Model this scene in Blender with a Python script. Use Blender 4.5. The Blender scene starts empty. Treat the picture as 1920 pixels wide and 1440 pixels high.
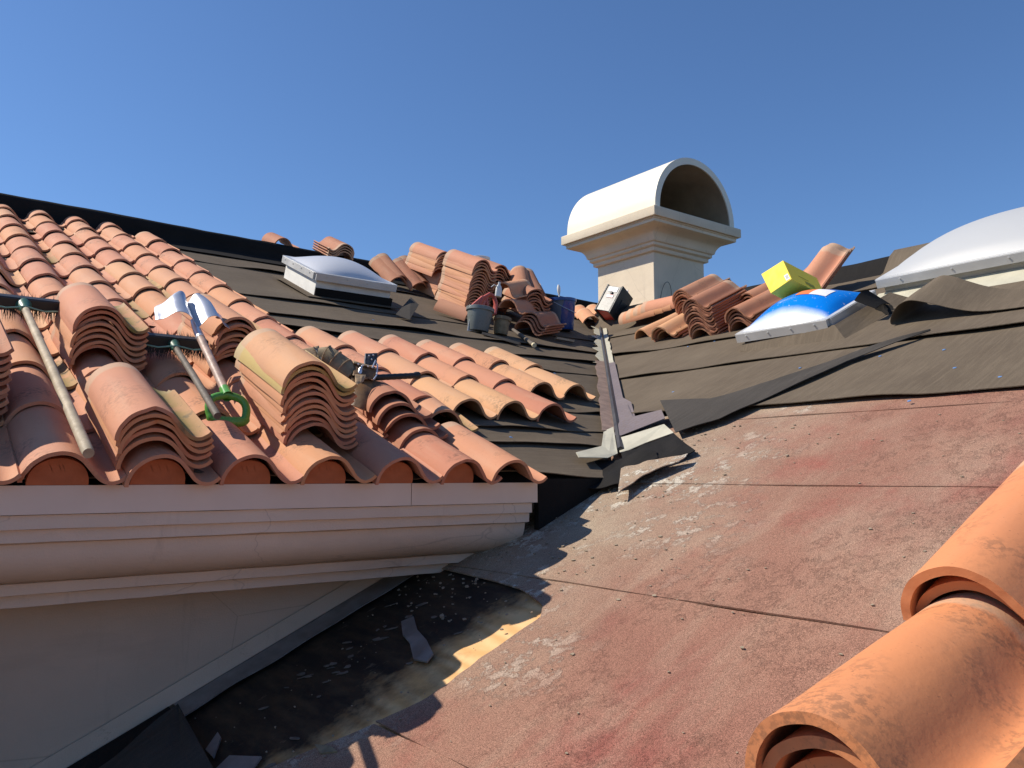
import bpy, math, random
from mathutils import Vector, Matrix, noise
random.seed(7)
R = math.radians
S = bpy.context.scene

# ---------------------------------------------------------------- camera
# world axes: X runs along the tiled eave, Y runs up the tiled slope in plan, camera eye is the origin
F = 1553.0; PITCH = math.atan(173 / F); AZ = R(52.6)
Av = Vector((math.sin(AZ), math.cos(AZ), 0)); Bv = Vector((-math.cos(AZ), math.sin(AZ), 0))
def ab(v): return Vector((v.dot(Av), v.dot(Bv), v.z))
FW = ab(Vector((0, math.cos(PITCH), math.sin(PITCH))))
UP = ab(Vector((0, -math.sin(PITCH), math.cos(PITCH))))
RT = ab(Vector((1, 0, 0)))
cam = bpy.data.cameras.new('camera'); co = bpy.data.objects.new('camera', cam)
S.collection.objects.link(co); S.camera = co
cam.sensor_width = 36; cam.lens = F / 1920 * 36; cam.clip_start = .05; cam.clip_end = 2000
m = Matrix((RT, UP, -FW)).transposed().to_4x4(); co.matrix_world = m
def ray(x, y): return FW + RT * ((x - 960) / F) + UP * ((720 - y) / F)

# ---------------------------------------------------------------- light
SUN = Vector((-.53, .47, .71)).normalized()
W = bpy.data.worlds.new('World'); S.world = W; W.use_nodes = True
nt = W.node_tree; bg = nt.nodes['Background']
sky = nt.nodes.new('ShaderNodeTexSky'); sky.sky_type = 'NISHITA'; sky.sun_disc = False
sky.sun_elevation = math.asin(SUN.z); sky.sun_rotation = math.atan2(SUN.x, SUN.y)
sky.altitude = 0; sky.air_density = .95; sky.dust_density = .2; sky.ozone_density = 9.5
nt.links.new(sky.outputs[0], bg.inputs[0]); bg.inputs[1].default_value = .118
sl = bpy.data.lights.new('sun', 'SUN'); sl.energy = 5; sl.angle = R(.5); sl.color = (1, .915, .79)
so = bpy.data.objects.new('sun', sl); S.collection.objects.link(so)
so.rotation_euler = (-SUN).to_track_quat('-Z', 'Y').to_euler()
S.view_settings.view_transform = 'Standard'; S.view_settings.look = 'None'
S.view_settings.exposure = .22; S.view_settings.gamma = 1
S.render.engine = 'CYCLES'

# ---------------------------------------------------------------- frames of the two roof slopes
tL, tR = .4167, .4545
cL, cR = 1 / math.sqrt(1 + tL * tL), 1 / math.sqrt(1 + tR * tR)
XL, YL, NL = Vector((1, 0, 0)), Vector((0, cL, tL * cL)), Vector((0, -tL * cL, cL))
XR, YR, NR = Vector((0, -1, 0)), Vector((cR, 0, tR * cR)), Vector((-tR * cR, 0, cR))
OL, OR = Vector((0, 2.668, -.0264)), Vector((2.97, 0, .115))
def frame(o, x, y, z):
    m = Matrix((x, y, z)).transposed().to_4x4(); m.translation = o; return m
FL, FR = frame(OL, XL, YL, NL), frame(OR, XR, YR, NR)
def hitL(x, y, h=0):
    r = ray(x, y); p = r * (((OL + NL * h).dot(NL)) / r.dot(NL)) - OL
    return p.dot(XL), p.dot(YL), h
def hitR(x, y, h=0):
    r = ray(x, y); p = r * (((OR + NR * h).dot(NR)) / r.dot(NR)) - OR
    return p.dot(XR), p.dot(YR), h
def WL(u, v, h=0): return FL @ Vector((u, v, h))
def WR(u, v, h=0): return FR @ Vector((u, v, h))
def PL(x, y, h=0): return WL(*hitL(x, y, h))
def PR(x, y, h=0): return WR(*hitR(x, y, h))
def nz(*a): return noise.noise(Vector(a))

# ---------------------------------------------------------------- mesh helpers
class MB:
    def __init__(s): s.v = []; s.f = []
    def add(s, vs, fs):
        o = len(s.v); s.v += [tuple(p) for p in vs]; s.f += [tuple(i + o for i in f) for f in fs]; return s
    def box(s, c, d, m=None):
        c = Vector(c); d = Vector(d) / 2
        vs = [c + Vector((d.x * a, d.y * b, d.z * e)) for a in (-1, 1) for b in (-1, 1) for e in (-1, 1)]
        if m: vs = [m @ p for p in vs]
        return s.add(vs, [(0, 1, 3, 2), (4, 6, 7, 5), (0, 4, 5, 1), (2, 3, 7, 6), (0, 2, 6, 4), (1, 5, 7, 3)])
    def tube(s, pts, r, n=10, cap=True, sq=1):
        pts = [Vector(p) for p in pts]; rs = r if isinstance(r, (list, tuple)) else [r] * len(pts)
        vs = []; up0 = None
        for i, p in enumerate(pts):
            t = (pts[min(i + 1, len(pts) - 1)] - pts[max(i - 1, 0)]).normalized()
            if up0 is None: up0 = t.orthogonal().normalized()
            up0 = (up0 - t * up0.dot(t)).normalized(); b = t.cross(up0)
            for k in range(n):
                a = 2 * math.pi * k / n; vs.append(p + (up0 * math.cos(a) + b * math.sin(a) * sq) * rs[i])
        fs = [(i * n + k, i * n + (k + 1) % n, (i + 1) * n + (k + 1) % n, (i + 1) * n + k) for i in range(len(pts) - 1) for k in range(n)]
        if cap: fs += [tuple(range(n))[::-1], tuple((len(pts) - 1) * n + k for k in range(n))]
        return s.add(vs, fs)
    def lathe(s, prof, n=28, m=None, sq=1):
        vs = [Vector((r * math.cos(2 * math.pi * k / n), sq * r * math.sin(2 * math.pi * k / n), z)) for r, z in prof for k in range(n)]
        if m: vs = [m @ p for p in vs]
        fs = [(i * n + k, i * n + (k + 1) % n, (i + 1) * n + (k + 1) % n, (i + 1) * n + k) for i in range(len(prof) - 1) for k in range(n)]
        return s.add(vs, fs)
    def grid(s, fn, nu, nv, th=0, thv=None, keep=None):
        # fn(a,b) -> Vector, a,b in 0..1 ; th thickness along thv
        P = [[Vector(fn(i / nu, j / nv)) for j in range(nv + 1)] for i in range(nu + 1)]
        n = (nu + 1) * (nv + 1); idx = lambda i, j: i * (nv + 1) + j
        vs = [P[i][j] for i in range(nu + 1) for j in range(nv + 1)]
        cells = [(i, j) for i in range(nu) for j in range(nv) if keep is None or keep(i, j)]
        fs = [(idx(i, j), idx(i + 1, j), idx(i + 1, j + 1), idx(i, j + 1)) for i, j in cells]
        if th:
            thv = thv or Vector((0, 0, -1))
            vs += [p + thv * th for p in vs]
            fs += [tuple(k + n for k in f[::-1]) for f in fs]
            C = set(cells)
            for i, j in cells:
                for di, dj, e in ((-1, 0, (idx(i, j), idx(i, j + 1))), (1, 0, (idx(i + 1, j + 1), idx(i + 1, j))), (0, -1, (idx(i + 1, j), idx(i, j))), (0, 1, (idx(i, j + 1), idx(i + 1, j + 1)))):
                    if (i + di, j + dj) not in C: fs.append((e[0], e[1], e[1] + n, e[0] + n))
        return s.add(vs, fs)
    def prism(s, pts, d):
        pts = [Vector(p) for p in pts]; d = Vector(d); n = len(pts)
        return s.add(pts + [p + d for p in pts], [tuple(range(n)), tuple(range(2 * n - 1, n - 1, -1))] + [(i, i + n, (i + 1) % n + n, (i + 1) % n) for i in range(n)])
    def mesh(s, name, smooth=35):
        me = bpy.data.meshes.new(name); me.from_pydata(s.v, [], s.f); me.validate()
        import bmesh
        b = bmesh.new(); b.from_mesh(me); bmesh.ops.recalc_face_normals(b, faces=b.faces); b.to_mesh(me); b.free()
        if smooth:
            me.shade_smooth(); me.set_sharp_from_angle(angle=R(smooth))
        return me
    def build(s, name, mat, parent=None, matrix=None, smooth=35, bevel=0, **tags):
        o = bpy.data.objects.new(name, s.mesh(name, smooth)); o.data.materials.append(mat)
        S.collection.objects.link(o)
        if parent: o.parent = parent
        if matrix is not None: o.matrix_local = matrix
        if bevel:
            b = o.modifiers.new('bevel', 'BEVEL'); b.width = bevel; b.segments = 2; b.limit_method = 'ANGLE'
        return tag(o, **tags)
def tag(o, label=None, cat=None, group=None, kind=None):
    if label: o['label'] = label
    if cat: o['category'] = cat
    if group: o['group'] = group
    if kind: o['kind'] = kind
    return o
def thing(name, matrix, label, cat, group=None):
    o = bpy.data.objects.new(name, None); S.collection.objects.link(o); o.empty_display_size = .1
    o.matrix_world = matrix; return tag(o, label, cat, group)
def T(x, y, z): return Matrix.Translation((x, y, z))
def Rx(a): return Matrix.Rotation(R(a), 4, 'X')
def Ry(a): return Matrix.Rotation(R(a), 4, 'Y')
def Rz(a): return Matrix.Rotation(R(a), 4, 'Z')

# ---------------------------------------------------------------- materials
class NB:
    def __init__(s, name):
        s.m = bpy.data.materials.new(name); s.m.use_nodes = True; s.t = s.m.node_tree
        s.b = s.t.nodes['Principled BSDF']; s.tc = s.n('ShaderNodeTexCoord')
    def n(s, ty, **k):
        o = s.t.nodes.new(ty)
        for a, v in k.items(): setattr(o, a, v)
        return o
    def l(s, a, b): s.t.links.new(a, b)
    def co(s, sc=(1, 1, 1), rot=(0, 0, 0), which='Object', loc=(0, 0, 0), src=None):
        mp = s.n('ShaderNodeMapping'); mp.inputs['Scale'].default_value = sc; mp.inputs['Rotation'].default_value = rot; mp.inputs['Location'].default_value = loc
        s.l(src if src is not None else s.tc.outputs[which], mp.inputs[0]); return mp.outputs[0]
    def noise(s, scale, co=None, detail=6, rough=.55, dist=0):
        o = s.n('ShaderNodeTexNoise'); o.inputs['Scale'].default_value = scale; o.inputs['Detail'].default_value = detail
        o.inputs['Roughness'].default_value = rough; o.inputs['Distortion'].default_value = dist
        s.l(co if co is not None else s.tc.outputs['Object'], o.inputs['Vector']); return o.outputs['Fac']
    def ramp(s, fac, stops, interp='LINEAR'):
        o = s.n('ShaderNodeValToRGB'); o.color_ramp.interpolation = interp; e = o.color_ramp.elements
        while len(e) < len(stops): e.new(.5)
        for k, (p, c) in zip(e, stops):
            k.position = p; k.color = (c, c, c, 1) if isinstance(c, (int, float)) else (*c, 1)
        s.l(fac, o.inputs[0]); return o.outputs[0]
    def mix(s, f, a, b, mode='MIX'):
        o = s.n('ShaderNodeMix'); o.data_type = 'RGBA'; o.blend_type = mode
        for v, i in ((f, 0), (a, 6), (b, 7)):
            if isinstance(v, (int, float)): o.inputs[i].default_value = v if i == 0 else (v, v, v, 1)
            elif isinstance(v, tuple): o.inputs[i].default_value = (*v, 1)
            else: s.l(v, o.inputs[i])
        return o.outputs[2]
    def math(s, op, a, b=0):
        o = s.n('ShaderNodeMath'); o.operation = op
        for v, i in ((a, 0), (b, 1)):
            if isinstance(v, (int, float)): o.inputs[i].default_value = v
            else: s.l(v, o.inputs[i])
        return o.outputs[0]
    def out(s, col, rough=.8, bump=None, bs=.3, bd=.01, metal=0, spec=.5):
        if isinstance(col, tuple): s.b.inputs['Base Color'].default_value = (*col, 1)
        else: s.l(col, s.b.inputs['Base Color'])
        if isinstance(rough, (int, float)): s.b.inputs['Roughness'].default_value = rough
        else: s.l(rough, s.b.inputs['Roughness'])
        s.b.inputs['Metallic'].default_value = metal; s.b.inputs['Specular IOR Level'].default_value = spec
        if bump is not None:
            b = s.n('ShaderNodeBump'); b.inputs['Strength'].default_value = bs; b.inputs['Distance'].default_value = bd
            s.l(bump, b.inputs['Height']); s.l(b.outputs[0], s.b.inputs['Normal'])
        return s.m
def plain(name, col, rough=.6, metal=0, var=.25, sc=8, bs=.15, spec=.5):
    k = NB(name); f = k.noise(sc, detail=8); f2 = k.noise(sc * 9, detail=4)
    c = k.mix(k.ramp(f, [(.3, 0.), (.7, 1.)]), tuple(x * (1 - var) for x in col), tuple(min(1, x * (1 + var * .6)) for x in col))
    return k.out(c, k.ramp(f if metal > .25 else f2, [(.3, max(0, rough - .12)), (.7, min(1, rough + .1))]), None if bs < .03 else f2, bs, .002, metal, spec)
def tile_mat(name, cols, moss=0., soot=.25, pale=.5, spots=.5, dark=(.07, .06, .045), lo=.55):
    k = NB(name + '_mat'); oi = k.n('ShaderNodeObjectInfo')
    off = k.n('ShaderNodeVectorMath'); off.operation = 'ADD'
    cx = k.n('ShaderNodeCombineXYZ')
    for i in range(3): k.l(k.math('MULTIPLY', oi.outputs['Random'], 37.3 + i * 11), cx.inputs[i])
    k.l(k.tc.outputs['Object'], off.inputs[0]); k.l(cx.outputs[0], off.inputs[1]); P = off.outputs[0]
    base = k.ramp(oi.outputs['Random'], [(i / (len(cols) - 1), c) for i, c in enumerate(cols)])
    bigf = k.ramp(k.noise(4.5, P, 5), [(.35, 0.), (.7, 1.)])
    c = k.mix(k.math('MULTIPLY', bigf, .55), base, k.mix(1., base, (1.12, 1.12, .98), 'MULTIPLY'))
    st = k.n('ShaderNodeMapping'); st.inputs['Scale'].default_value = (9, 1.3, 9); k.l(P, st.inputs[0])
    streak = k.ramp(k.noise(2.2, st.outputs[0], 6), [(.5, 0.), (.75, 1.)])
    c = k.mix(k.math('MULTIPLY', streak, pale * .5), c, (.60, .42, .29))
    # sooty lichen specks
    a = k.ramp(k.noise(5, P, 4), [(lo, 0.), (lo + .12, 1.)]); b = k.ramp(k.noise(70, P, 5, .7), [(.46, 0.), (.58, 1.)])
    c = k.mix(k.math('MULTIPLY', k.math('MULTIPLY', a, b), soot), c, dark)
    d = k.ramp(k.noise(160, P, 3), [(.66, 0.), (.72, 1.)])
    c = k.mix(k.math('MULTIPLY', d, spots * .6), c, (.22, .1, .06))
    # unglazed pale head of the tile (the end that is covered when laid)
    sx = k.n('ShaderNodeSeparateXYZ'); k.l(k.tc.outputs['Object'], sx.inputs[0])
    hd = k.math('ADD', sx.outputs[1], k.math('MULTIPLY', k.noise(14, P, 4), .06))
    head = k.ramp(hd, [(.475, 0.), (.492, 1.)])
    c = k.mix(k.math('MULTIPLY', head, .5), c, (.5, .4, .28))
    if moss:
        mx = k.ramp(sx.outputs[0], [(.14, 0.), (.2, 1.), (.265, .35)])
        my = k.ramp(k.noise(7, P, 6), [(.3, 0.), (.52, 1.)])
        f = k.math('MULTIPLY', k.math('MULTIPLY', mx, my), moss)
        c = k.mix(f, c, (.20, .19, .05))
        f2 = k.math('MULTIPLY', k.math('MULTIPLY', mx, k.ramp(k.noise(16, P, 6, .7), [(.55, 0.), (.62, 1.)])), moss)
        c = k.mix(f2, c, (.10, .10, .07))
    h = k.math('ADD', k.math('MULTIPLY', k.noise(90, P, 6, .6), .5), k.math('MULTIPLY', k.noise(14, P, 4), 1.))
    return k.out(c, .78, h, .35, .0035, 0, .28)
M = {}
pink, orange, tan, red = (.53, .235, .15), (.57, .275, .145), (.60, .335, .18), (.48, .195, .12)
M['tile'] = tile_mat('terracotta_tile', [red, pink, (.56, .26, .155), orange, pink, (.57, .30, .175), (.54, .25, .16)], soot=.5, spots=.7)
M['tile_moss'] = tile_mat('mossy_terracotta', [pink, tan], moss=.95)
M['tile_tan'] = tile_mat('tan_terracotta', [(.60, .31, .165), (.60, .335, .18)], soot=.5)
M['tile_yellow'] = tile_mat('yellow_terracotta', [(.50, .37, .15), (.50, .37, .15)])
M['tile_stack'] = tile_mat('stacked_terracotta', [pink, (.58, .30, .17), pink, orange, (.58, .29, .165)], soot=.15, pale=.4)
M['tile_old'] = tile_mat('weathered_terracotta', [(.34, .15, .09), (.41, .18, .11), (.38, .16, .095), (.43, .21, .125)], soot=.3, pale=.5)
M['tile_big'] = tile_mat('orange_terracotta', [(.60, .235, .10), (.585, .23, .105)], soot=.42, spots=.7, pale=.15, lo=.47)
M['plug'] = plain('brick_red_clay', (.5, .16, .07), .85, var=.2, sc=10)
def felt_mat(name, col, warm):
    k = NB(name)
    f = k.ramp(k.noise(1.6, detail=8, rough=.65), [(.3, 0.), (.72, 1.)])
    c = k.mix(f, col, warm)
    st = k.noise(5, k.co((1, 14, 1)), 6, .6)
    c = k.mix(k.ramp(st, [(.45, 0.), (.75, .35)]), c, tuple(x * 1.5 for x in warm))
    g = k.ramp(k.noise(300, detail=3), [(.3, .8), (.7, 1.2)]); c = k.mix(.7, c, g, 'MULTIPLY')
    d = k.ramp(k.noise(26, detail=6, rough=.7), [(.68, 0.), (.74, 1.)]); c = k.mix(k.math('MULTIPLY', d, .5), c, (.03, .025, .02))
    return k.out(c, .82, k.math('ADD', k.noise(220, detail=3), k.math('MULTIPLY', k.noise(7, detail=5), 3.)), .45, .004, 0, .12)
M['felt'] = felt_mat('felt_underlay', (.10, .077, .055), (.145, .115, .082))
M['felt_new'] = felt_mat('charcoal_felt', (.048, .043, .038), (.07, .062, .054))
M['felt_black_shade'] = felt_mat('black_shade_felt', (.012, .011, .0105), (.018, .0165, .015))  # black felt; the near-black also paints shade on ridge, curb and corner
M['tar'] = plain('tar', (.02, .018, .017), .9, var=.4, sc=12, bs=.6)
def red_mat():
    k = NB('red_cap_sheet'); P = k.n('ShaderNodeNewGeometry').outputs['Position']
    c0 = k.mix(k.ramp(k.noise(1.1, P, 7, .6), [(.3, 0.), (.7, 1.)]), (.235, .106, .076), (.30, .17, .118))
    c0 = k.mix(k.math('MULTIPLY', k.ramp(k.noise(1.9, k.co((1, 1, 1), loc=(7, 3, 1), src=P), 8, .65), [(.52, 0.), (.66, 1.)]), .65), c0, (.26, .075, .058))
    # weathered grey band running down beside the wall and along the flow lines
    sx = k.n('ShaderNodeSeparateXYZ'); k.l(P, sx.inputs[0])
    near = k.math('ADD', sx.outputs[1], k.math('MULTIPLY', k.noise(1.7, P, 6, .6), 1.3))
    band = k.ramp(k.math('MULTIPLY', near, .25), [(.60, 0.), (.80, 1.)])
    # Y is distance from the camera side: high Y is next to the wall
    gr = k.mix(k.ramp(k.noise(3.2, P, 8, .7), [(.35, 0.), (.62, 1.)]), (.27, .20, .138), (.37, .32, .23))
    c = k.mix(k.math('MULTIPLY', band, .72), c0, gr)
    st = k.ramp(k.noise(1.5, k.co((.55, 3.2, 1), (0, 0, R(8)), src=P), 7, .6), [(.54, 0.), (.72, 1.)])
    c = k.mix(k.math('MULTIPLY', st, .45), c, (.38, .28, .2))
    dk = k.ramp(k.noise(1.3, k.co((.7, 1.6, 1), (0, 0, R(15)), loc=(3, 9, 0), src=P), 7, .6), [(.55, 0.), (.68, 1.)])
    c = k.mix(k.math('MULTIPLY', dk, .65), c, (.20, .062, .052))
    pw = k.ramp(k.noise(.9, k.co((.8, 1.5, 1), (0, 0, R(-20)), loc=(1, 4, 0), src=P), 8, .65), [(.54, 0.), (.66, 1.)])
    c = k.mix(k.math('MULTIPLY', pw, .3), c, (.40, .31, .225))
    # hard chips of pale mineral next to the wall
    ch = k.math('MULTIPLY', k.ramp(k.noise(13, P, 9, .75), [(.52, 0.), (.56, 1.)]), k.ramp(k.noise(2.1, P, 6), [(.44, 0.), (.56, 1.)]))
    c = k.mix(k.math('MULTIPLY', k.math('MULTIPLY', ch, band), .85), c, (.58, .54, .45))
    g = k.noise(430, P, 2, .6); g2 = k.noise(160, P, 3, .7)
    c = k.mix(.85, c, k.ramp(g, [(.3, .22), (.48, .95), (.72, 1.9)]), 'MULTIPLY')
    c = k.mix(.6, c, k.ramp(g2, [(.3, .7), (.7, 1.25)]), 'MULTIPLY')
    sp = k.ramp(k.noise(60, P, 3, .8), [(.7, 0.), (.74, 1.)]); c = k.mix(k.math('MULTIPLY', sp, .7), c, (.12, .06, .05))
    return k.out(c, .92, k.math('ADD', k.math('MULTIPLY', g, .8), k.math('ADD', k.math('MULTIPLY', ch, 3.), k.math('MULTIPLY', k.noise(5, P, 4), 8.))), .55, .003, 0, .2)
M['red'] = red_mat()
def ply_mat():
    k = NB('plywood'); P = k.n('ShaderNodeNewGeometry').outputs['Position']
    w = k.n('ShaderNodeTexWave'); w.wave_type = 'BANDS'; w.bands_direction = 'X'; w.inputs['Scale'].default_value = 5; w.inputs['Distortion'].default_value = 7; w.inputs['Detail'].default_value = 4; w.inputs['Detail Scale'].default_value = 1.5
    k.l(k.co((1, .35, 1), (0, 0, R(20)), src=P), w.inputs['Vector'])
    c = k.mix(w.outputs['Fac'], (.62, .35, .14), (.72, .46, .22))
    sx = k.n('ShaderNodeSeparateXYZ'); k.l(P, sx.inputs[0])
    # old tar left on the boards, thick next to the wall and spread to paint the shade
    t = k.math('ADD', k.math('MULTIPLY', sx.outputs[1], 1.), k.math('MULTIPLY', k.noise(3.5, P, 8, .65), .7))
    f = k.ramp(k.math('MULTIPLY', t, .25), [(.645, 0.), (.69, 1.)])
    s = k.ramp(k.noise(2.5, k.co((5, 1.2, 1), (0, 0, R(25)), src=P), 8, .7), [(.3, .9), (.6, 1.)])
    c = k.mix(k.math('MULTIPLY', f, s), c, (.016, .013, .011))
    sp = k.math('MULTIPLY', k.ramp(k.noise(9, k.co((1, 2.2, 1), src=P), 6, .75), [(.62, 0.), (.67, 1.)]), f)
    c = k.mix(k.math('MULTIPLY', sp, .45), c, (.24, .18, .12))
    return k.out(c, .7, k.noise(25, P, 6, .7), .3, .006, 0, .3)
M['ply'] = ply_mat()
def stucco(name, col, sc=1.):
    k = NB(name); f = k.noise(1.4, detail=8, rough=.6); g = k.noise(170 * sc, detail=4, rough=.6)
    c = k.mix(k.ramp(f, [(.3, 0.), (.7, 1.)]), tuple(x * .86 for x in col), tuple(min(.9, x * 1.06) for x in col))
    d = k.ramp(k.noise(3.3, k.co((.3, .3, 1.5)), 8, .7), [(.54, 0.), (.75, 1.)]); c = k.mix(k.math('MULTIPLY', d, .4), c, tuple(x * .6 for x in col))
    dr = k.ramp(k.noise(2.6, k.co((4, 4, .35)), 8, .7), [(.58, 0.), (.72, 1.)]); c = k.mix(k.math('MULTIPLY', dr, .4), c, tuple(x * .55 for x in col))
    cr = k.n('ShaderNodeTexVoronoi'); cr.feature = 'DISTANCE_TO_EDGE'; cr.inputs['Scale'].default_value = 1.6; k.l(k.mix(.12, k.tc.outputs['Object'], k.n('ShaderNodeTexNoise').outputs['Color']), cr.inputs['Vector'])
    c = k.mix(k.math('MULTIPLY', k.ramp(cr.outputs['Distance'], [(0., 1.), (.004, 0.)]), .35), c, tuple(x * .35 for x in col))
    return k.out(c, .9, k.math('ADD', g, k.math('MULTIPLY', k.noise(30, detail=4), .8)), .5, .003, 0, .2)
M['stucco'] = stucco('beige_stucco', (.58, .455, .34))
M['stucco_c'] = stucco('cornice_stucco', (.70, .575, .45))
M['stucco_w'] = stucco('cream_stucco', (.76, .65, .49))
M['vault'] = plain('cream_painted_metal', (.80, .74, .60), .5, var=.06, sc=2, bs=.05)
M['fascia'] = plain('beige_painted_metal', (.74, .61, .49), .5, var=.08, sc=3, bs=.05)
M['flash'] = plain('grey_flashing', (.24, .225, .21), .5, .3, var=.35, sc=14)
M['galv'] = plain('galvanised_metal', (.42, .42, .41), .45, .5, var=.2, sc=4, bs=.04)
M['alu'] = plain('aluminium', (.66, .66, .64), .42, .35, var=.08, sc=5, bs=.0)
M['cream'] = plain('cream_primed_metal', (.50, .47, .36), .5, var=.14, sc=9)
M['mauve'] = plain('mauve_primed_metal', (.19, .148, .135), .42, var=.12, sc=5)
M['brownmetal'] = plain('brown_stained_metal', (.28, .19, .145), .55, var=.4, sc=14)
M['darkmetal'] = plain('dark_metal', (.09, .085, .08), .45, .4, var=.3)
M['white'] = plain('white_curb', (.78, .77, .72), .55, var=.1, sc=10)
M['dome'] = NB('white_acrylic').out((.58, .59, .61), .28)
M['dome_frost'] = NB('frosted_acrylic').out((.43, .44, .445), .5)
def blue_mat():
    k = NB('blue_film'); sx = k.n('ShaderNodeSeparateXYZ'); k.l(k.tc.outputs['Generated'], sx.inputs[0])
    c = k.mix(k.ramp(k.noise(40, detail=4, rough=.7), [(.63, 0.), (.68, .7)]), (.0, .20, .72), (.55, .62, .75))
    d = k.ramp(k.math('ADD', sx.outputs[0], k.math('MULTIPLY', k.noise(5, detail=3), .10)), [(.05, 1.), (.17, 0.)])  # white along the low side paints a glare reflected on the film
    return k.out(k.mix(d, c, (.78, .8, .82)), .2, k.noise(30), .0, .002)
M['blue'] = blue_mat()
M['wood'] = plain('worn_wood', (.42, .34, .23), .7, var=.35, sc=14, bs=.3)
M['wood_dark'] = plain('dark_wood', (.13, .105, .08), .7, var=.35, sc=14, bs=.3)
M['wood_red'] = plain('chipped_painted_wood', (.40, .27, .21), .55, var=.45, sc=18, bs=.3)
M['lining'] = plain('shade_lining', (.33, .25, .16), .9, var=.3, sc=3)  # brown darkened to paint the shade inside the hood
M['black'] = plain('black_plastic', (.018, .02, .022), .5, var=.3)
M['bristle'] = plain('black_bristle', (.03, .03, .032), .7, var=.4)
M['teal'] = plain('green_plastic_bracket', (.03, .12, .085), .45, var=.25)
M['tealwire'] = plain('green_wire', (.2, .38, .3), .5, var=.2)
M['green'] = plain('green_grip_plastic', (.10, .33, .06), .3, var=.08, sc=3, bs=.03)
M['steel'] = plain('polished_steel', (.66, .67, .70), .36, .65, var=.08, sc=7, bs=.0)
M['leather'] = plain('brown_leather', (.17, .09, .035), .6, var=.5, sc=16, bs=.5)
M['leather_tan'] = plain('tan_suede', (.40, .27, .15), .85, var=.3, sc=12, bs=.5)
M['canvas'] = plain('khaki_canvas', (.26, .2, .12), .9, var=.4, sc=20, bs=.6)
M['leather_black'] = plain('black_leather', (.03, .03, .035), .45, var=.3)
M['bucketgrey'] = plain('grey_bucket_plastic', (.17, .19, .185), .35, var=.12, sc=4, bs=.05)
M['bucketblue'] = plain('blue_bucket_plastic', (.012, .055, .24), .25, var=.15, sc=4, bs=.05)
M['paintspill'] = plain('dried_grey_paint', (.10, .115, .14), .5, var=.2)
M['bucketwhite'] = plain('white_bucket_plastic', (.74, .73, .68), .4, var=.08)
M['redplastic'] = plain('red_handle_plastic', (.5, .10, .075), .4, var=.15)
M['yellow'] = plain('yellow_cardboard', (.88, .66, .05), .65, var=.05, sc=2, bs=.05)
M['yellowdark'] = plain('olive_print', (.30, .26, .03), .7, var=.2)
M['paper'] = plain('white_sticker', (.8, .8, .8), .5, var=.03)
M['orangest'] = plain('orange_sticker', (.85, .22, .06), .5, var=.06)
M['ink'] = plain('black_ink', (.03, .03, .03), .6)
M['radiored'] = plain('red_radio_case', (.5, .035, .03), .35, var=.1)
M['radiopanel'] = plain('grey_dusty_panel', (.15, .15, .145), .4, var=.4, sc=20)
M['cap_blue'] = plain('blue_nail_cap', (.12, .25, .5), .5)
M['peel'] = plain('peeled_paper', (.15, .125, .10), .9, var=.4, sc=30)
M['mortar'] = plain('mortar_crumbs', (.30, .24, .17), .95, var=.3, sc=30, bs=.8)
M['stickend'] = plain('bare_wood_end', (.66, .58, .38), .8, var=.1)
M['ground'] = plain('dry_ground', (.09, .085, .06), .95, var=.3, sc=.3)

# ---------------------------------------------------------------- ground
g = MB(); g.grid(lambda a, b: Vector((-900 + 1800 * a, -900 + 1800 * b, -5.5)), 8, 8)
g.build('ground', M['ground'], smooth=0, kind='structure')

# ---------------------------------------------------------------- the house
house = thing('house', T(2, 3, -5.5), 'beige stucco house whose tiled roof is half stripped to dark felt', 'house')
HI = house.matrix_world.inverted()
def H(mb, name, mat, parent=None, label=None, smooth=35, bevel=0):
    """part of the house, geometry given in world coordinates, origin put at its own base"""
    c = Vector((sum(p[0] for p in mb.v), sum(p[1] for p in mb.v), 0)) / len(mb.v); c.z = min(p[2] for p in mb.v)
    me_v = mb.v; mb.v = [(p[0] - c.x, p[1] - c.y, p[2] - c.z) for p in me_v]
    base = (parent or house)
    wm = base['_w'] if base.get('_w') else None
    o = mb.build(name, mat, base, None, smooth, bevel, label=label)
    pw = WM[base.name]
    o.matrix_local = pw.inverted() @ T(*c); WM[o.name] = T(*c)
    return o
WM = {house.name: house.matrix_world.copy()}
def valleyU(v): return 2.97 + (v - .368) * .845          # valley line on the left slope
def valleyR(v): return -3.007 - v * .9945                # and on the right slope
UL0 = -2.4; RU1 = 3.2; RIDGE_L = 5.75; RIDGE_R = 3.72
# decks (solid bodies so that the roof has depth from any side)
d = MB()
d.prism([WL(UL0, .06, -.024), WL(valleyU(0) - .02, .06, -.024), WL(valleyU(4.42), 4.42, -.024), WL(9.2, RIDGE_L, -.024), WL(UL0, RIDGE_L, -.024)], (0, 0, -.03))
H(d, 'roof_deck', M['tar'], label='roof boards under the tiled slope', smooth=0)
d = MB()
d.prism([WR(-3.18, -5.4, -.012), WR(RU1, -5.4, -.012), WR(RU1, RIDGE_R, -.012), WR(valleyR(RIDGE_R) - .3, RIDGE_R, -.012), WR(-3.18, .05, -.012)], (0, 0, -.08))
H(d, 'roof_deck', M['ply'], label='bare plywood boards showing under the torn red sheet', smooth=0)
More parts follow.
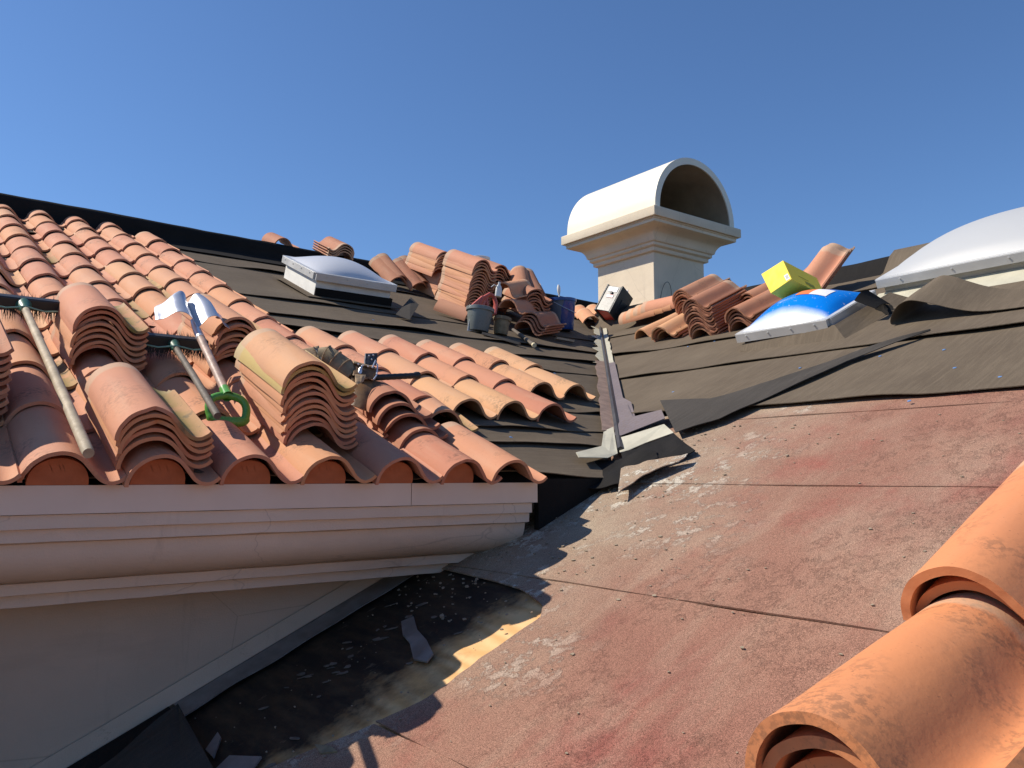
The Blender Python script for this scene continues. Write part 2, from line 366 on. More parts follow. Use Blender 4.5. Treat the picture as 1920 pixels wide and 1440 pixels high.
# back slopes
rl0 = WL(UL0, RIDGE_L, -.02); rl1 = WL(9.2, RIDGE_L, -.02)
d = MB(); d.prism([rl0, rl1, rl1 + Vector((0, 5, -2.1)), rl0 + Vector((0, 5, -2.1))], (0, 0, -.08)); H(d, 'back_slope', M['felt'], smooth=0)
q0 = WR(RU1, RIDGE_R, -.02); q1 = WR(-7.1, RIDGE_R, -.02)
d = MB(); d.prism([q0, q1, q1 + Vector((3, 0, -1.2)), q0 + Vector((3, 0, -1.2))], (0, 0, -.08)); H(d, 'back_slope', M['felt'], smooth=0)

# --- felt courses, left slope
def felt_course(F_, v0, v1, u0f, u1f, lift, seed, mat, name='felt_course', nu=60, parent=None, label=None, h0=.0, th=.004, ru=0):
    def fn(a, b):
        v = v0 + (v1 - v0) * b
        wob = .035 * nz(seed, a * 6, 0) + .012 * nz(seed, a * 25, 3)
        if b == 0: v += wob
        ua, ub = u0f(v), u1f(v); u = ua + (ub - ua) * a
        e = (1 - b) ** 3
        h = h0 + .004 + e * (.008 + lift * max(0, nz(seed + 5, u * 1.7, 1) * 1.6 + .35)) + .0035 * nz(u * 3, v * 3, seed) + .004
        return F_ @ Vector((u, v, h))
    mb = MB(); mb.grid(fn, nu, 7, th, -(F_.to_3x3() @ Vector((0, 0, 1))))
    return H(mb, name, mat, parent, label)
edgesL = [.05, .45, .70, 1.05, 2.02, 2.44, 2.87, 3.5, 4.8, 5.8]
for i in range(len(edgesL) - 1):
    v0, v1 = edgesL[i], edgesL[i + 1] + .08
    felt_course(FL, v0, min(v1, 5.8), lambda v: UL0, lambda v: valleyU(v) - .07 if v < 4.4 else min(9.2, valleyU(4.4) + (v - 4.4) * 3), .022, i * 3.1, M['felt'], nu=110, h0=-.014)
# --- felt courses, right slope
edgesR = [.50, 1.36, 2.1, 2.93]
for i, v0 in enumerate(edgesR):
    v1 = (edgesR + [3.72])[i + 1] + (.08 if i < 3 else 0)
    felt_course(FR, v0, v1, lambda v: valleyR(v) + .12, lambda v: RU1, .017, 40 + i * 2.3, M['felt'], nu=90, h0=.006)
# --- red cap sheets
def u_left(v):
    P = [(-9, -2.35), (-2.7, -2.35), (-2.24, -2.34), (-2.0, -2.2), (-1.83, -2.12), (-1.6, -2.12), (-1.36, -2.11), (-1.30, -2.17), (-1.24, -2.34), (-1.215, -2.55), (-1.20, -2.8), (-1.19, -3.1), (9, -3.1)]
    for (a, x), (b, y) in zip(P, P[1:]):
        if a <= v <= b: return x + (y - x) * (v - a) / (b - a)
seams = [-5.4, -4.4, -3.6, -2.78, -1.97, -1.164, -.365, .375, .60]
for i in range(len(seams) - 1):
    v0, v1 = seams[i], seams[i + 1]
    def fn(a, b, v0=v0, v1=v1, i=i):
        v = v0 + .0035 + (v1 - v0 - .0035) * b
        ua = u_left(v) if v < 0 else max(-3.1, valleyR(v) + .1)
        if v < 0: ua += .012 * nz(v * 14, 2, 0)
        u = ua + (RU1 - ua) * a
        if b in (0, 1): v += .006 * nz(u * 3, i, 7)
        return FR @ Vector((u, v, .002 + .003 * nz(u * 2, v * 2, i) + (.003 if b == 0 else 0)))
    mb = MB(); mb.grid(fn, 90, 44 if -1.98 < v0 < -.3 else 12, .006, -NR)
    H(mb, 'red_cap_sheet', M['red'])
# --- valley flashing
def strip(Fm, pts_in, pts_out, h, mat, name, lab=None, th=.003):
    n = len(pts_in)
    def fn(a, b):
        i = a * (n - 1); k = min(int(i), n - 2); t = i - k
        p = Vector(pts_in[k]).lerp(Vector(pts_in[k + 1]), t); q = Vector(pts_out[k]).lerp(Vector(pts_out[k + 1]), t)
        r = p.lerp(q, b); return Fm @ Vector((r.x, r.y, h))
    mb = MB(); mb.grid(fn, (n - 1), 2, th, -(Fm.to_3x3() @ Vector((0, 0, 1)))); return H(mb, name, mat, None, lab, smooth=0)
vs = [2.35 + i * .105 for i in range(20)]
strip(FL, [(valleyU(v) + .0, v) for v in vs], [(valleyU(v) - .085 - (.05 * (i % 3 == 0)) + .035 * nz(v * 9, 1, 1), v - .03 * (i % 2)) for i, v in enumerate(vs)], .032, M['cream'], 'valley_flashing', 'jagged cream upper flashing on the tiled side of the valley')
vr = [1.83 + i * .105 for i in range(20)]
strip(FR, [(valleyR(v), v) for v in vr], [(valleyR(v) + .12 + .03 * nz(v * 7, 4, 1), v) for v in vr], .034, M['cream'], 'valley_flashing', 'cream upper flashing on the right side of the valley')
vs = [.62 + i * .12 for i in range(16)]
strip(FL, [(valleyU(v), v) for v in vs], [(valleyU(v) - .11 + .03 * nz(v * 8, 3, 1), v) for v in vs], .036, M['brownmetal'], 'valley_flashing', 'brown stained flashing on the tiled side of the valley')
vr = [.28 + i * .11 for i in range(15)]
strip(FR, [(valleyR(v), v) for v in vr], [(valleyR(v) + .13 + (.06 if v < .8 else 0), v) for v in vr], .038, M['mauve'], 'valley_flashing', 'mauve primed flashing on the right side of the valley')
rib = [(WL(valleyU(v), v, .045)) for v in [.30 + i * .41 for i in range(11)]]
mb = MB(); mb.tube(rib, .017, 6); H(mb, 'valley_rib', M['darkmetal'])
def flap(pxs, mat, name, th=.003, plane='R', label=None, parent=None, smooth=0):
    f = PR if plane == 'R' else PL
    mb = MB(); mb.prism([f(x, y, h) for x, y, h in pxs], -(NR if plane == 'R' else NL) * th)
    return H(mb, name, mat, parent, label, smooth)
flap([(1150, 816, .05), (1176, 758, .045), (1187, 781, .045), (1240, 768, .06), (1247, 784, .06), (1165, 816, .05)], M['mauve'], 'flashing_flap', label='mauve flashing flap bent out to the right of the valley')
flap([(1156, 822, .045), (1178, 816, .045), (1245, 795, .05), (1263, 811, .04), (1210, 830, .03), (1176, 845, .03), (1162, 848, .035)], M['cream'], 'flashing_flap', label='cream flashing flap below the mauve one')
flap([(1150, 800, .05), (1158, 850, .045), (1140, 858, .04), (1085, 857, .035), (1080, 848, .03), (1128, 836, .03), (1132, 808, .03)], M['cream'], 'valley_pan', plane='L', label='dusty cream metal pan at the foot of the valley')
flap([(1030, 880, .02), (1090, 872, .02), (1130, 862, .03), (1128, 868, .03), (1085, 882, .02), (1026, 890, .02)], M['cream'], 'drip_edge', plane='R')
# board closing the gap between the eave end and the right slope
mb = MB(); mb.box((2.50, 2.735, -.16), (.56, .03, .30)); H(mb, 'eave_return', M['felt_black_shade'])

# --- felt over the two ridges
def ridge_felt(pts, mat, name, label):
    n = len(pts)
    def fn(a, b):
        i = b * (n - 1); k = min(int(i), n - 2); t = i - k
        return None
    return None
prof = [(-.42, .012), (-.2, .014), (-.09, .03), (-.055, .09), (-.04, .15), (0, .175), (.05, .165), (.09, .1), (.13, .03), (.4, -.13)]
def ridge(Fm, u0, u1, vr, prof, mat, label, seed, scale=lambda u: 1, n=70):
    def fn(a, b):
        u = u0 + (u1 - u0) * a; i = b * (len(prof) - 1); k = min(int(round(i)), len(prof) - 1)
        dv, h = prof[k]
        w = .03 * nz(u * 2.2, seed, 0) if k == 0 else 0
        return Fm @ Vector((u, vr + dv + w + .006 * nz(u * 3, k, seed), h * scale(u) + .006 * nz(u * 4, k * .7, seed + 3)))
    mb = MB(); mb.grid(fn, n, len(prof) - 1, .004, -(Fm.to_3x3() @ Vector((0, 0, 1)))); H(mb, 'ridge_felt', mat, None, label, smooth=60)
ridge(FL, UL0, 8.0, RIDGE_L, prof, M['felt_black_shade'], 'felt painted black for shade, draped over the ridge board above the tiled slope', 1, lambda u: 1.04 - .05 * max(0, u - .6))  # near-black paints the shaded face of the ridge felt
profR = [(-.62, .012), (-.4, .014), (-.26, .03), (-.17, .085), (-.09, .14), (0, .165), (.07, .15), (.12, .06), (.3, -.1)]
ridge(FR, -6.55, -5.1, RIDGE_R, profR, M['felt'], 'grey felt draped over the ridge beside the chimney', 5, lambda u: 1.05)
ridge(FR, -5.1, -3.25, RIDGE_R, [(-.3, .01), (-.12, .03), (-.06, .08), (0, .1), (.07, .09), (.12, .04), (.3, -.1)], M['felt_black_shade'], 'black felt on the ridge behind the stacked tiles', 8)
ridge(FR, -3.25, RU1, RIDGE_R, [(p[0], p[1] * .85) for p in profR], M['felt'], 'grey felt draped over the ridge behind the skylights', 9)

# --- wall, cornice and fascia under the tiled eave
def zB(y, Bp, x=640):
    r = ray(x, y); return (r * (Bp / r.y)).z
def extr(pro, x0, x1, name, mat, label=None, smooth=40, wav=0):
    n = len(pro)
    def fn(a, b):
        k = int(round(b * (n - 1))); return Vector((x0 + (x1 - x0) * a, pro[k][0], pro[k][1] + (wav * nz(a * 30, k * 3, 0) if wav and 0 < k < n - 1 else 0)))
    mb = MB(); mb.grid(fn, 60 if wav else 1, n - 1, 0); mb2 = MB()
    mb.add([(x1, p[0], p[1]) for p in pro], [tuple(range(n))]); mb.add([(x0, p[0], p[1]) for p in pro], [tuple(range(n))])
    return H(mb, name, mat, None, label, smooth)
FB = 2.690
z1, z2, z3 = zB(951, FB), zB(973, FB + .012), zB(993, FB + .03)
extr([(FB + .03, -.026), (FB, -.026), (FB, z1), (FB + .03, z1)], UL0, 1.585, 'fascia', M['fascia'], smooth=0)
extr([(FB + .03, -.026), (FB, -.026), (FB, z1), (FB + .03, z1)], 1.588, 2.19, 'fascia', M['fascia'], smooth=0)
pro = [(3.3, z1 - .0), (FB + .012, z1 - .002), (FB + .012, z2), (FB + .03, z2 - .002), (FB + .032, z3), (FB + .05, z3 - .004)]
zc0, zc1 = z3 - .006, zB(1052, FB + .20)
for i in range(9):
    t = i / 8; ang = t * math.pi / 2
    pro.append((FB + .06 + .15 * (1 - math.cos(ang)), zc0 + (zc1 - zc0) * math.sin(ang) ** 1.0))
zd, ze = zB(1072, FB + .22), zB(1091, FB + .27)
pro += [(FB + .20, zc1 - .004), (FB + .205, zd + .004), (FB + .235, zd), (FB + .25, zd - .003), (FB + .255, ze + .006), (FB + .29, ze), (3.3, ze)]
extr(pro, UL0, 2.17, 'cornice', M['stucco_c'], smooth=50, wav=.003)
WB = 3.16
mb = MB(); mb.prism([(UL0, WB, ze + .02), (2.6, WB, ze + .02), (2.6, WB, -5.4), (UL0, WB, -5.4)], (0, .2, 0)); H(mb, 'wall', M['stucco'], smooth=0)
# base board and flashing that climb with the right slope
def alongR(u0, h0, u1, h1, va, vb, name, mat, th=.006, label=None, n=40, wob=.0):
    def fn(a, b):
        v = va + (vb - va) * a; return WR(u0 + (u1 - u0) * b + wob * b * nz(v * 6, 0, 0), v, h0 + (h1 - h0) * b + wob * .3 * nz(v * 5, 2, b))
    mb = MB(); mb.grid(fn, n, 2, th, (WR(u1, 0, h1) - WR(u0, 0, h0)).cross(YR).normalized()); return H(mb, name, mat, None, label, 0)
alongR(-3.152, .085, -3.140, .028, -4.5, -1.0, 'wall_base_trim', M['stucco'], .008)
alongR(-3.134, .024, -3.03, .006, -2.27, -.60, 'base_flashing', M['flash'], .004, 'dull grey metal flashing at the foot of the wall', wob=.012)
alongR(-3.12, .03, -2.98, .012, -4.6, -2.29, 'base_flashing', M['felt_black_shade'], .004, 'dark lower flashing at the foot of the wall', wob=.01)
# outer walls of the house, far below the frame
mb = MB(); mb.prism([(-1.7, -3, -5.5), (8.6, -3, -5.5), (8.6, 12, -5.5), (-1.7, 12, -5.5)], (0, 0, 3.0)); H(mb, 'wall', M['stucco'], smooth=0)

# clay plugs that close the humps at the eave
PW = .273
def Tk(k): return .31 + PW * (k - 1)
for k in range(-3, 7):
    mb = MB(); n = 16; pts = []
    for i in range(n + 1):
        a = math.pi * i / n; pts.append(Vector((Tk(k) + .108 + .080 * math.cos(a), .022, -.008 + .083 * math.sin(a) ** .85)))
    mb.prism([FL @ p for p in pts], YL * .02)
    for q in range(3):   # scratched marks in the clay
        x = Tk(k) + .09 + .018 * q + random.uniform(-.006, .006)
        mb.prism([FL @ Vector((x, .0235, .035)), FL @ Vector((x + .003, .0235, .034)), FL @ Vector((x - .006, .0235, .055)), FL @ Vector((x - .009, .0235, .055))], YL * -.0015)
    H(mb, 'eave_plug', M['plug'], smooth=0)

# --- chimney
CA, CB, CW, CD = 6.6, 6.085, .84, .884
mb = MB(); mb.box((CA + CW / 2, CB + CD / 2, 1.5), (CW, CD, 2.1)); ch = H(mb, 'chimney', M['stucco_w'], smooth=0, bevel=.006)
def ringprof(pro, name, mat, parent, sm=50):
    mb = MB(); n = len(pro)
    cs = [(CA, CB, -1, -1), (CA + CW, CB, 1, -1), (CA + CW, CB + CD, 1, 1), (CA, CB + CD, -1, 1)]
    vs = [(x + sx * o, y + sy * o, z) for x, y, sx, sy in cs for o, z in pro]
    fs = [(c * n + i, ((c + 1) % 4) * n + i, ((c + 1) % 4) * n + i + 1, c * n + i + 1) for c in range(4) for i in range(n - 1)]
    fs += [tuple(c * n + n - 1 for c in range(4)), tuple(c * n for c in (3, 2, 1, 0))]
    mb.add(vs, fs); return H(mb, name, mat, parent, None, sm)
zt = 2.475
cp = [(-.02, zt - .03), (.03, zt - .03), (.038, zt - .022), (.038, zt + .012), (.055, zt + .02), (.068, zt + .03), (.068, zt + .058), (.085, zt + .066)]
for i in range(9):
    a = i / 8 * math.pi / 2; cp.append((.09 + .13 * (1 - math.cos(a)) + .02 * i / 8, zt + .07 + .125 * math.sin(a)))
cp += [(.262, zt + .205), (.262, zt + .235), (.272, zt + .242), (.272, zt + .252)]
ringprof(cp, 'cornice', M['stucco_w'], ch)
ringprof([(.25, 2.729), (.30, 2.729), (.303, 2.735), (.303, 2.825), (.297, 2.832)], 'cap_slab', M['stucco_w'], ch, 30)
# barrel vault hood
VA0, VA1 = CA - .245, CA + CW + .235; vr_ = (VA1 - VA0) / 2; vc = (VA0 + VA1) / 2; vb0, vb1 = CB - .262, CB + CD + .262
mb = MB(); n = 48
def arc(r, y, e=0): return [Vector((vc + r * math.cos(math.pi * i / n), y, 2.834 + .02 + (r * math.sin(math.pi * i / n)) * .99)) for i in range(n + 1)]
ro, ri = vr_, vr_ - .075
def addarc(prs):
    rows = []
    for r, y in prs:
        a = arc(r, y); a = [Vector((a[0].x, y, 2.833))] + a + [Vector((a[-1].x, y, 2.833))]; rows.append(a)
    k = len(rows[0]); vs = [p for r in rows for p in r]
    mb.add(vs, [(i * k + j, i * k + j + 1, ((i + 1) % len(rows)) * k + j + 1, ((i + 1) % len(rows)) * k + j) for i in range(len(rows)) for j in range(k - 1)])
addarc([(ro, vb0), (ro, vb1), (ri, vb1), (ri, vb0)])
hood = H(mb, 'barrel_hood', M['vault'], ch, smooth=40)
mb = MB(); n2 = 32
lin = lambda rr: [Vector((vc + rr * math.cos(math.pi * i / n2), 0, 2.852 + rr * math.sin(math.pi * i / n2) * .99)) for i in range(n2 + 1)]
L0 = lin(ri - .004); mb.add([Vector((p.x, vb0 + .012, p.z)) for p in L0] + [Vector((p.x, vb1 - .05, p.z)) for p in L0], [(i, i + 1, i + n2 + 2, i + n2 + 1) for i in range(n2)])
mb.add([Vector((p.x, vb1 - .05, p.z)) for p in L0], [tuple(range(n2 + 1))])  # end wall added to keep light out of the hood
H(mb, 'shade_lining', M['lining'], hood, smooth=40)
mb = MB(); mb.box((CA + .12, CB + .12, 2.86), (.26, .10, .05)); mb.box((CA + .12, CB + .12, 2.89), (.27, .11, .012)); H(mb, 'flue_cap', M['black'], ch, smooth=0, bevel=.004)
mb = MB(); mb.box((CA + CW / 2, CB + CD / 2 + .2, 2.86), (.5, .45, .05)); mb.box((CA + CW / 2, CB + CD / 2 + .2, 2.9), (.3, .25, .09)); H(mb, 'flue', M['galv'], ch, smooth=0)
# loop of wire on the wall of the chimney
mb = MB(); lp = []
for i in range(15):
    a = math.pi * i / 14; lp.append(Vector((CA + .17 - .085 * math.cos(a), CB - .012 - .03 * math.sin(a), 1.93 + .19 * math.sin(a))))
mb.tube(lp, .0035, 6); H(mb, 'wire_loop', M['darkmetal'], ch)

# --- skylights
def dome(mb, m, w, d, hgt, z0, n=26, fl=.5):
    def fn(a, b):
        x, y = a * 2 - 1, b * 2 - 1
        f = ((1 - x * x) * (1 - y * y)) ** fl
        return m @ Vector((w * a, d * b, z0 + hgt * f))
    mb.grid(fn, n, n, 0)
def skylight(Fm, u, v, w, d, hc, hd, rot, mats, label, flange=.12, fl=.62, felt=False, dome_in=.03):
    m = Fm @ T(u, v, 0) @ Rz(rot)
    mb = MB(); mb.box((w / 2, d / 2, hc / 2), (w - .05, d - .05, hc - .001), m); curb = H(mb, 'skylight', mats[0], None, label, 0, .004)
    mb = MB()
    for c, s in (((w / 2, 0, 0), (w, .03)), ((w / 2, d, 0), (w, .03))): mb.box((c[0], c[1], hc - .02), (s[0], .03, .055), m)
    for c in (0, w): mb.box((c, d / 2, hc - .02), (.03, d - .033, .0545), m)
    mb.box((w / 2, .012, hc + .0085), (w + .012, .04, .006), m); mb.box((w / 2, d - .012, hc + .0085), (w + .012, .04, .006), m)
    for c in (.012, w - .012): mb.box((c, d / 2, hc + .009), (.04, d - .03, .0055), m)
    for i in range(4):
        for yy in (-.0165,): mb.lathe([(.006, 0), (.006, .004), (0, .005)], 8, m @ T(w * (i + .5) / 4, yy, hc - .01) @ Rx(90))
        mb.lathe([(.006, 0), (.006, .004), (0, .005)], 8, m @ T(-.0165, d * (i + .5) / 4, hc - .01) @ Ry(-90))
    H(mb, 'frame', mats[1], curb, None, 0)
    mb = MB(); dome(mb, m @ T(dome_in, dome_in, 0), w - 2 * dome_in, d - 2 * dome_in, hd, hc + .012, fl=fl); H(mb, 'dome', mats[2], curb, None, 60)
    if flange:
        mb = MB(); mb.box((w / 2, d / 2, .022), (w + flange, d + flange, .006), m)
        H(mb, 'flange', mats[3], curb, None, 0)
    return curb, m
skylight(FL, 2.66, 3.72, .72, .74, .20, .10, 0, (M['white'], M['alu'], M['dome'], M['felt']), 'small skylight with a low white dome on a tall white curb', flange=.10, fl=.8)
sk, mB = skylight(FR, -3.39, 1.69, .66, .61, .12, .13, 0, (M['felt'], M['alu'], M['blue'], M['felt']), 'blue domed skylight still wearing its protective film', flange=0, fl=.7)
# felt-wrapped curb of the blue skylight
mb = MB(); mb.prism([mB @ Vector(p) for p in ((.03, -.05, .02), (.80, -.10, .015), (.84, .70, .015), (.72, .68, .085), (.70, -.005, .09), (.03, -.005, .06))], -NR * .014)
H(mb, 'curb_felt_and_shade', M['felt'], sk, smooth=0)
mb = MB(); mb.prism([mB @ Vector(p) for p in ((.0, -.03, .012), (-.05, -.28, .012), (.72, -.16, .012), (.86, .0, .014), (.84, .3, .012))], -NR * .003); H(mb, 'curb_felt_and_shade', M['felt'], sk, smooth=0)
def sticker(x0, x1, y0, y1, mat, name='sticker'):
    mb = MB(); w = .60; d = .55
    def fn(a, b):
        x, y = x0 + (x1 - x0) * a, y0 + (y1 - y0) * b
        f = ((1 - (x * 2 - 1) ** 2) * (1 - (y * 2 - 1) ** 2)) ** .7
        return mB @ Vector((.03 + w * x, .03 + d * y, .132 + .13 * f + .003))
    mb.grid(fn, 8, 8, 0); return H(mb, name, mat, sk)
sticker(.50, .66, .42, .66, M['orangest']); sticker(.66, .84, .42, .66, M['paper'])
sk3, mG = skylight(FR, -2.80, 2.49, 1.30, 1.15, .15, .155, 0, (M['galv'], M['alu'], M['dome_frost'], M['cream']), 'large frosted skylight dome at the right edge of the roof', flange=.0, fl=.62)
mb = MB(); mb.prism([mG @ Vector(p) for p in ((-.02, -.16, .012), (1.36, -.16, .012), (1.36, .02, .06), (-.02, .02, .06))], -NR * .006); H(mb, 'flange', M['cream'], sk3, smooth=0)
mb = MB(); m_ = FL @ T(2.66, 3.72, 0); mb.box((.37, .014, .045), (.69, .014, .088), m_); mb.box((.708, .37, .045), (.014, .68, .085), m_)  # dark strips stand in for shade on the lower curb
H(mb, 'curb_felt_and_shade', M['felt_black_shade'], [o for o in house.children if o.name.startswith('skylight')][0], smooth=0)
# small square of felt standing at the left skylight and black patch at the blue one
mb = MB(); mb.prism([PL(742, 590, .02), PL(768, 600, .02), PL(785, 572, .10), PL(770, 558, .13)], NL * .004)
mb.build('felt_scrap', M['felt_new'], smooth=0, label='dark felt scrap standing up right of the small skylight', cat='felt scrap')
mb = MB(); mb.grid(lambda a, b: (PR(1602, 563, .17).lerp(PR(1642, 578, .10), b)).lerp(PR(1628, 545, .18).lerp(PR(1672, 572, .03), b), a) + NR * .02 * math.sin(a * 3), 6, 6, .004, -NR)
mb.grid(lambda a, b: PR(1640, 565, .10).lerp(PR(1672, 572, .05), b).lerp(PR(1640, 596, .01).lerp(PR(1682, 588, .01), b), a) + NR * .02 * nz(a * 5, b * 5, 0), 6, 6, .004, -NR)
mb.build('felt_scrap', M['felt_black_shade'], label='black felt patch bent over the corner of the blue skylight', cat='felt scrap')

# ---------------------------------------------------------------- roof tile
TW, TLn, TH = .268, .51, .0118
PROF = [(0, -.004), (.001, .014), (.010, .036), (.027, .056), (.050, .070), (.078, .079), (.100, .081), (.124, .077), (.148, .065), (.168, .047), (.186, .028), (.203, .013), (.222, .003), (.242, -.001), (.262, .002), (.279, .010), (.292, .021)]
PROF = [(x * .918, z * 1.09) for x, z in PROF]
def catmull(P, n):
    out = []
    for i in range(len(P) - 1):
        p0, p1, p2, p3 = P[max(i - 1, 0)], P[i], P[i + 1], P[min(i + 2, len(P) - 1)]
        for k in range(n):
            t = k / n; out.append(tuple(.5 * ((2 * p1[j]) + (-p0[j] + p2[j]) * t + (2 * p0[j] - 5 * p1[j] + 4 * p2[j] - p3[j]) * t * t + (-p0[j] + 3 * p1[j] - 3 * p2[j] + p3[j]) * t ** 3) for j in range(2)))
    return out + [P[-1]]
PC = catmull(PROF, 3)
def tile_mesh(seed, chip=0, length=TLn, TH=TH):
    mb = MB(); n = len(PC); ny = 8
    nrm = []
    for i in range(n):
        a = PC[max(i - 1, 0)]; b = PC[min(i + 1, n - 1)]; d = Vector((b[0] - a[0], b[1] - a[1])).normalized(); nrm.append((-d.y, d.x))
    vs = []
    for side in (1, 0):
        for j in range(ny + 1):
            y = length * j / ny
            for i in range(n):
                x, z = PC[i]; t = TH * side
                z2 = z + nrm[i][1] * t + .0022 * nz(x * 9, y * 5, seed); x2 = x + nrm[i][0] * t + .0018 * nz(y * 6, seed, i * .2)
                yy = y
                if j == 0: yy += .002 * nz(i * .35, seed, 2)
                if j == ny: yy -= .003 * abs(nz(i * .3, seed, 5))
                if chip == 2 and j == 0 and i < 6: yy += .03 * (6 - i) / 6 * (1 + nz(i * 1.3, seed, 0))
                if chip == 3 and j == ny and i > n - 12: yy -= .06 * (i - n + 12) / 11 * (1 + .6 * nz(i * 1.1, seed, 0))
                if chip == 3 and j == 0 and 14 < i < 22: yy += .016 * (1 - abs(i - 18) / 4)
                if chip == 1 and j == 0 and i > n - 10: yy += .055 * (i - n + 10) / 9 * (1 + .5 * nz(i * 1.3, seed, 0))
                vs.append((x2, yy, z2))
    m0 = (ny + 1) * n
    fs = []
    for j in range(ny):
        for i in range(n - 1):
            a = j * n + i; fs.append((a, a + 1, a + n + 1, a + n)); fs.append((m0 + a, m0 + a + n, m0 + a + n + 1, m0 + a + 1))
        a = j * n; fs.append((a, a + n, m0 + a + n, m0 + a)); a = j * n + n - 1; fs.append((a, m0 + a, m0 + a + n, a + n))
    for i in range(n - 1):
        fs.append((i, m0 + i, m0 + i + 1, i + 1)); a = ny * n + i; fs.append((a, a + 1, m0 + a + 1, m0 + a))
    mb.add(vs, fs); me = mb.mesh('terracotta_tile', 38); me.materials.append(M['tile']); return me
TM = [tile_mesh(s * 3.7) for s in range(7)] + [tile_mesh(61, 2), tile_mesh(75, 3)]; TMchip = tile_mesh(91, 1, TLn, .0155); TMbig = tile_mesh(33, 0, TLn, .0155); TMshort = tile_mesh(50, 0, .33)
ORD = 'zeroth first second third fourth fifth sixth seventh eighth ninth tenth eleventh twelfth thirteenth fourteenth fifteenth sixteenth seventeenth eighteenth nineteenth twentieth'.split()
proto = bpy.data.objects.new('terracotta_tile', TM[0])
count = [0]
def tile(matrix, label, group=None, mat=None, mesh=None):
    o = proto if count[0] == 0 else proto.copy(); count[0] += 1
    S.collection.objects.link(o); o.data = mesh or random.choice(TM)
    o.matrix_world = matrix
    if mat:
        o.material_slots[0].link = 'OBJECT'; o.material_slots[0].material = mat
    for k in ('group',):
        if k in o: del o[k]
    return tag(o, label, 'clay tile', group)
EXP = .455; VR0 = -.028; TILT = math.degrees(math.asin(.020 / EXP))
def laid(k, v, label, group, mat=None, mesh=None, dh=0):
    j = random.uniform
    tile(FL @ T(Tk(k) + .016 + j(-.004, .004), v + j(-.008, .008), .012 + dh) @ Rz(j(-1, 1)) @ Rx(-TILT + j(-.4, .4)) @ Ry(j(-1, 1)), label, group, mat, mesh)
moss_spots = {(4, 5), (5, 3), (2, 1), (6, 4), (8, 2), (7, 4), (1, 4)}
for r in range(13):
    v = VR0 + EXP * r
    kmax = 7 if r == 0 else (5 if r == 1 else 6)
    kmin = -3 if r < 7 else -2
    if r == 12: kmin = 0
    for k in range(kmin, kmax + 1):
        if (r == 12 and k == 6): continue
        rn = ('the eave row' if r == 0 else f'the {ORD[r + 1]} row up from the eave')
        cn = kmax - k + 1
        mat = M['tile_moss'] if (r, k) in moss_spots else (M['tile_tan'] if random.random() < .05 else None)
        laid(k + (-.14 if (r, k) == (0, 7) else 0), v, f'laid terracotta tile in {rn}, {ORD[cn]} from its right end', 'tiles laid on the left slope', mat)
# middle patch that ends over the bare felt
for j, (k0, k1) in enumerate([(7, 10), (7, 12), (7, 12)]):
    for k in range(k0, k1 + 1):
        v = .80 + EXP * j
        rn = ['bottom', 'middle', 'top'][j]
        mat = {(0, 8): M['tile_tan'], (0, 9): M['tile_tan'], (2, 12): M['tile_tan'], (1, 11): M['tile_tan'], (1, 12): M['tile_tan']}.get((j, k))
        laid(k, v, f'clay tile in the {rn} row of the patch beside the valley, {ORD[k1 - k + 1]} from right', 'tiles of the loose patch beside the valley', mat)
# last visible lip: a narrow piece lying at the right end of the eave

def stack(Fm, u, v, h0, n, dh, name, group, yaw=0, pitch=0, roll=0, du=0, dv=0, mats=None, jit=1.5, top=None, slope_off=0, mesh=None):
    # h0: height of the lowest tile above the roof plane; du/dv: drift per tile
    for i in range(n):
        j = random.uniform; lab = ('top tile' if i == n - 1 else 'bottom tile' if i == 0 else f'{ORD[n - i]} tile from the top') + f' of {name}'
        mt = (mats[i % len(mats)] if mats else M['tile_stack'])
        if top is not None and i == n - 1: mt = top
        tile(Fm @ T(u + du * i + j(-.004, .004) * jit, v + dv * i + j(-.009, .009) * jit, h0 + dh * (i + j(-.12, .12))) @ Rz(yaw + j(-.8, .8) * jit) @ Rx(pitch + j(-.35, .35)) @ Ry(roll + j(-.7, .7)), lab, group, mt, mesh)
ts, ty, tm = M['tile_stack'], M['tile_yellow'], M['tile_moss']
stack(FL, 1.165, .19, .052, 11, .0232, 'the tall stack by the tool belt', 'tiles in the tall stack by the tool belt', du=-.0065, pitch=-1.5, mats=[ts, ts, ts, ts, ts, ts, ts, ts, ts, ty, ts], top=M['tile_moss'])
stack(FL, .575, .01, .052, 5, .0238, 'the low mossy stack under the green shovel grip', 'tiles in the low mossy stack', du=-.004, pitch=-1.5, mats=[ts], top=tm)
stack(FL, .588, 1.03, .052, 8, .0238, 'the stack between the two brooms', 'tiles in the stack between the two brooms', du=-.002, pitch=-1.5, mats=[ts], top=tm)
stack(FL, 1.14, 1.09, .052, 8, .0238, 'the stack behind the shovel blade', 'tiles in the stack behind the shovel blade', du=0, pitch=-1.5, yaw=1, top=tm)
stack(FL, .05, .42, .052, 9, .0245, 'the stack cut by the left edge', 'tiles in the stack at the left edge', pitch=-1.5, jit=.8, mats=[M['tile_old'], ts])
for i, (du_, dv_, h, ya, pi_) in enumerate([(0, 0, .05, -4, -3), (-.03, .08, .085, -9, -5), (-.05, .13, .115, -12, -7), (-.06, .20, .145, -15, -8)]):
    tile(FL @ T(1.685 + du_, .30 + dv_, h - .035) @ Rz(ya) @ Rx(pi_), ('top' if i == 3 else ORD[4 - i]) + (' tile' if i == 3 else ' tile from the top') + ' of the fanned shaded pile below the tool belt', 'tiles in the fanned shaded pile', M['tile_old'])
tile(FL @ T(1.97, .60, .01) @ Rz(-8) @ Rx(-2), 'mossy terracotta tile tucked between the shaded pile and the eave end', None, M['tile_moss'], TMshort)

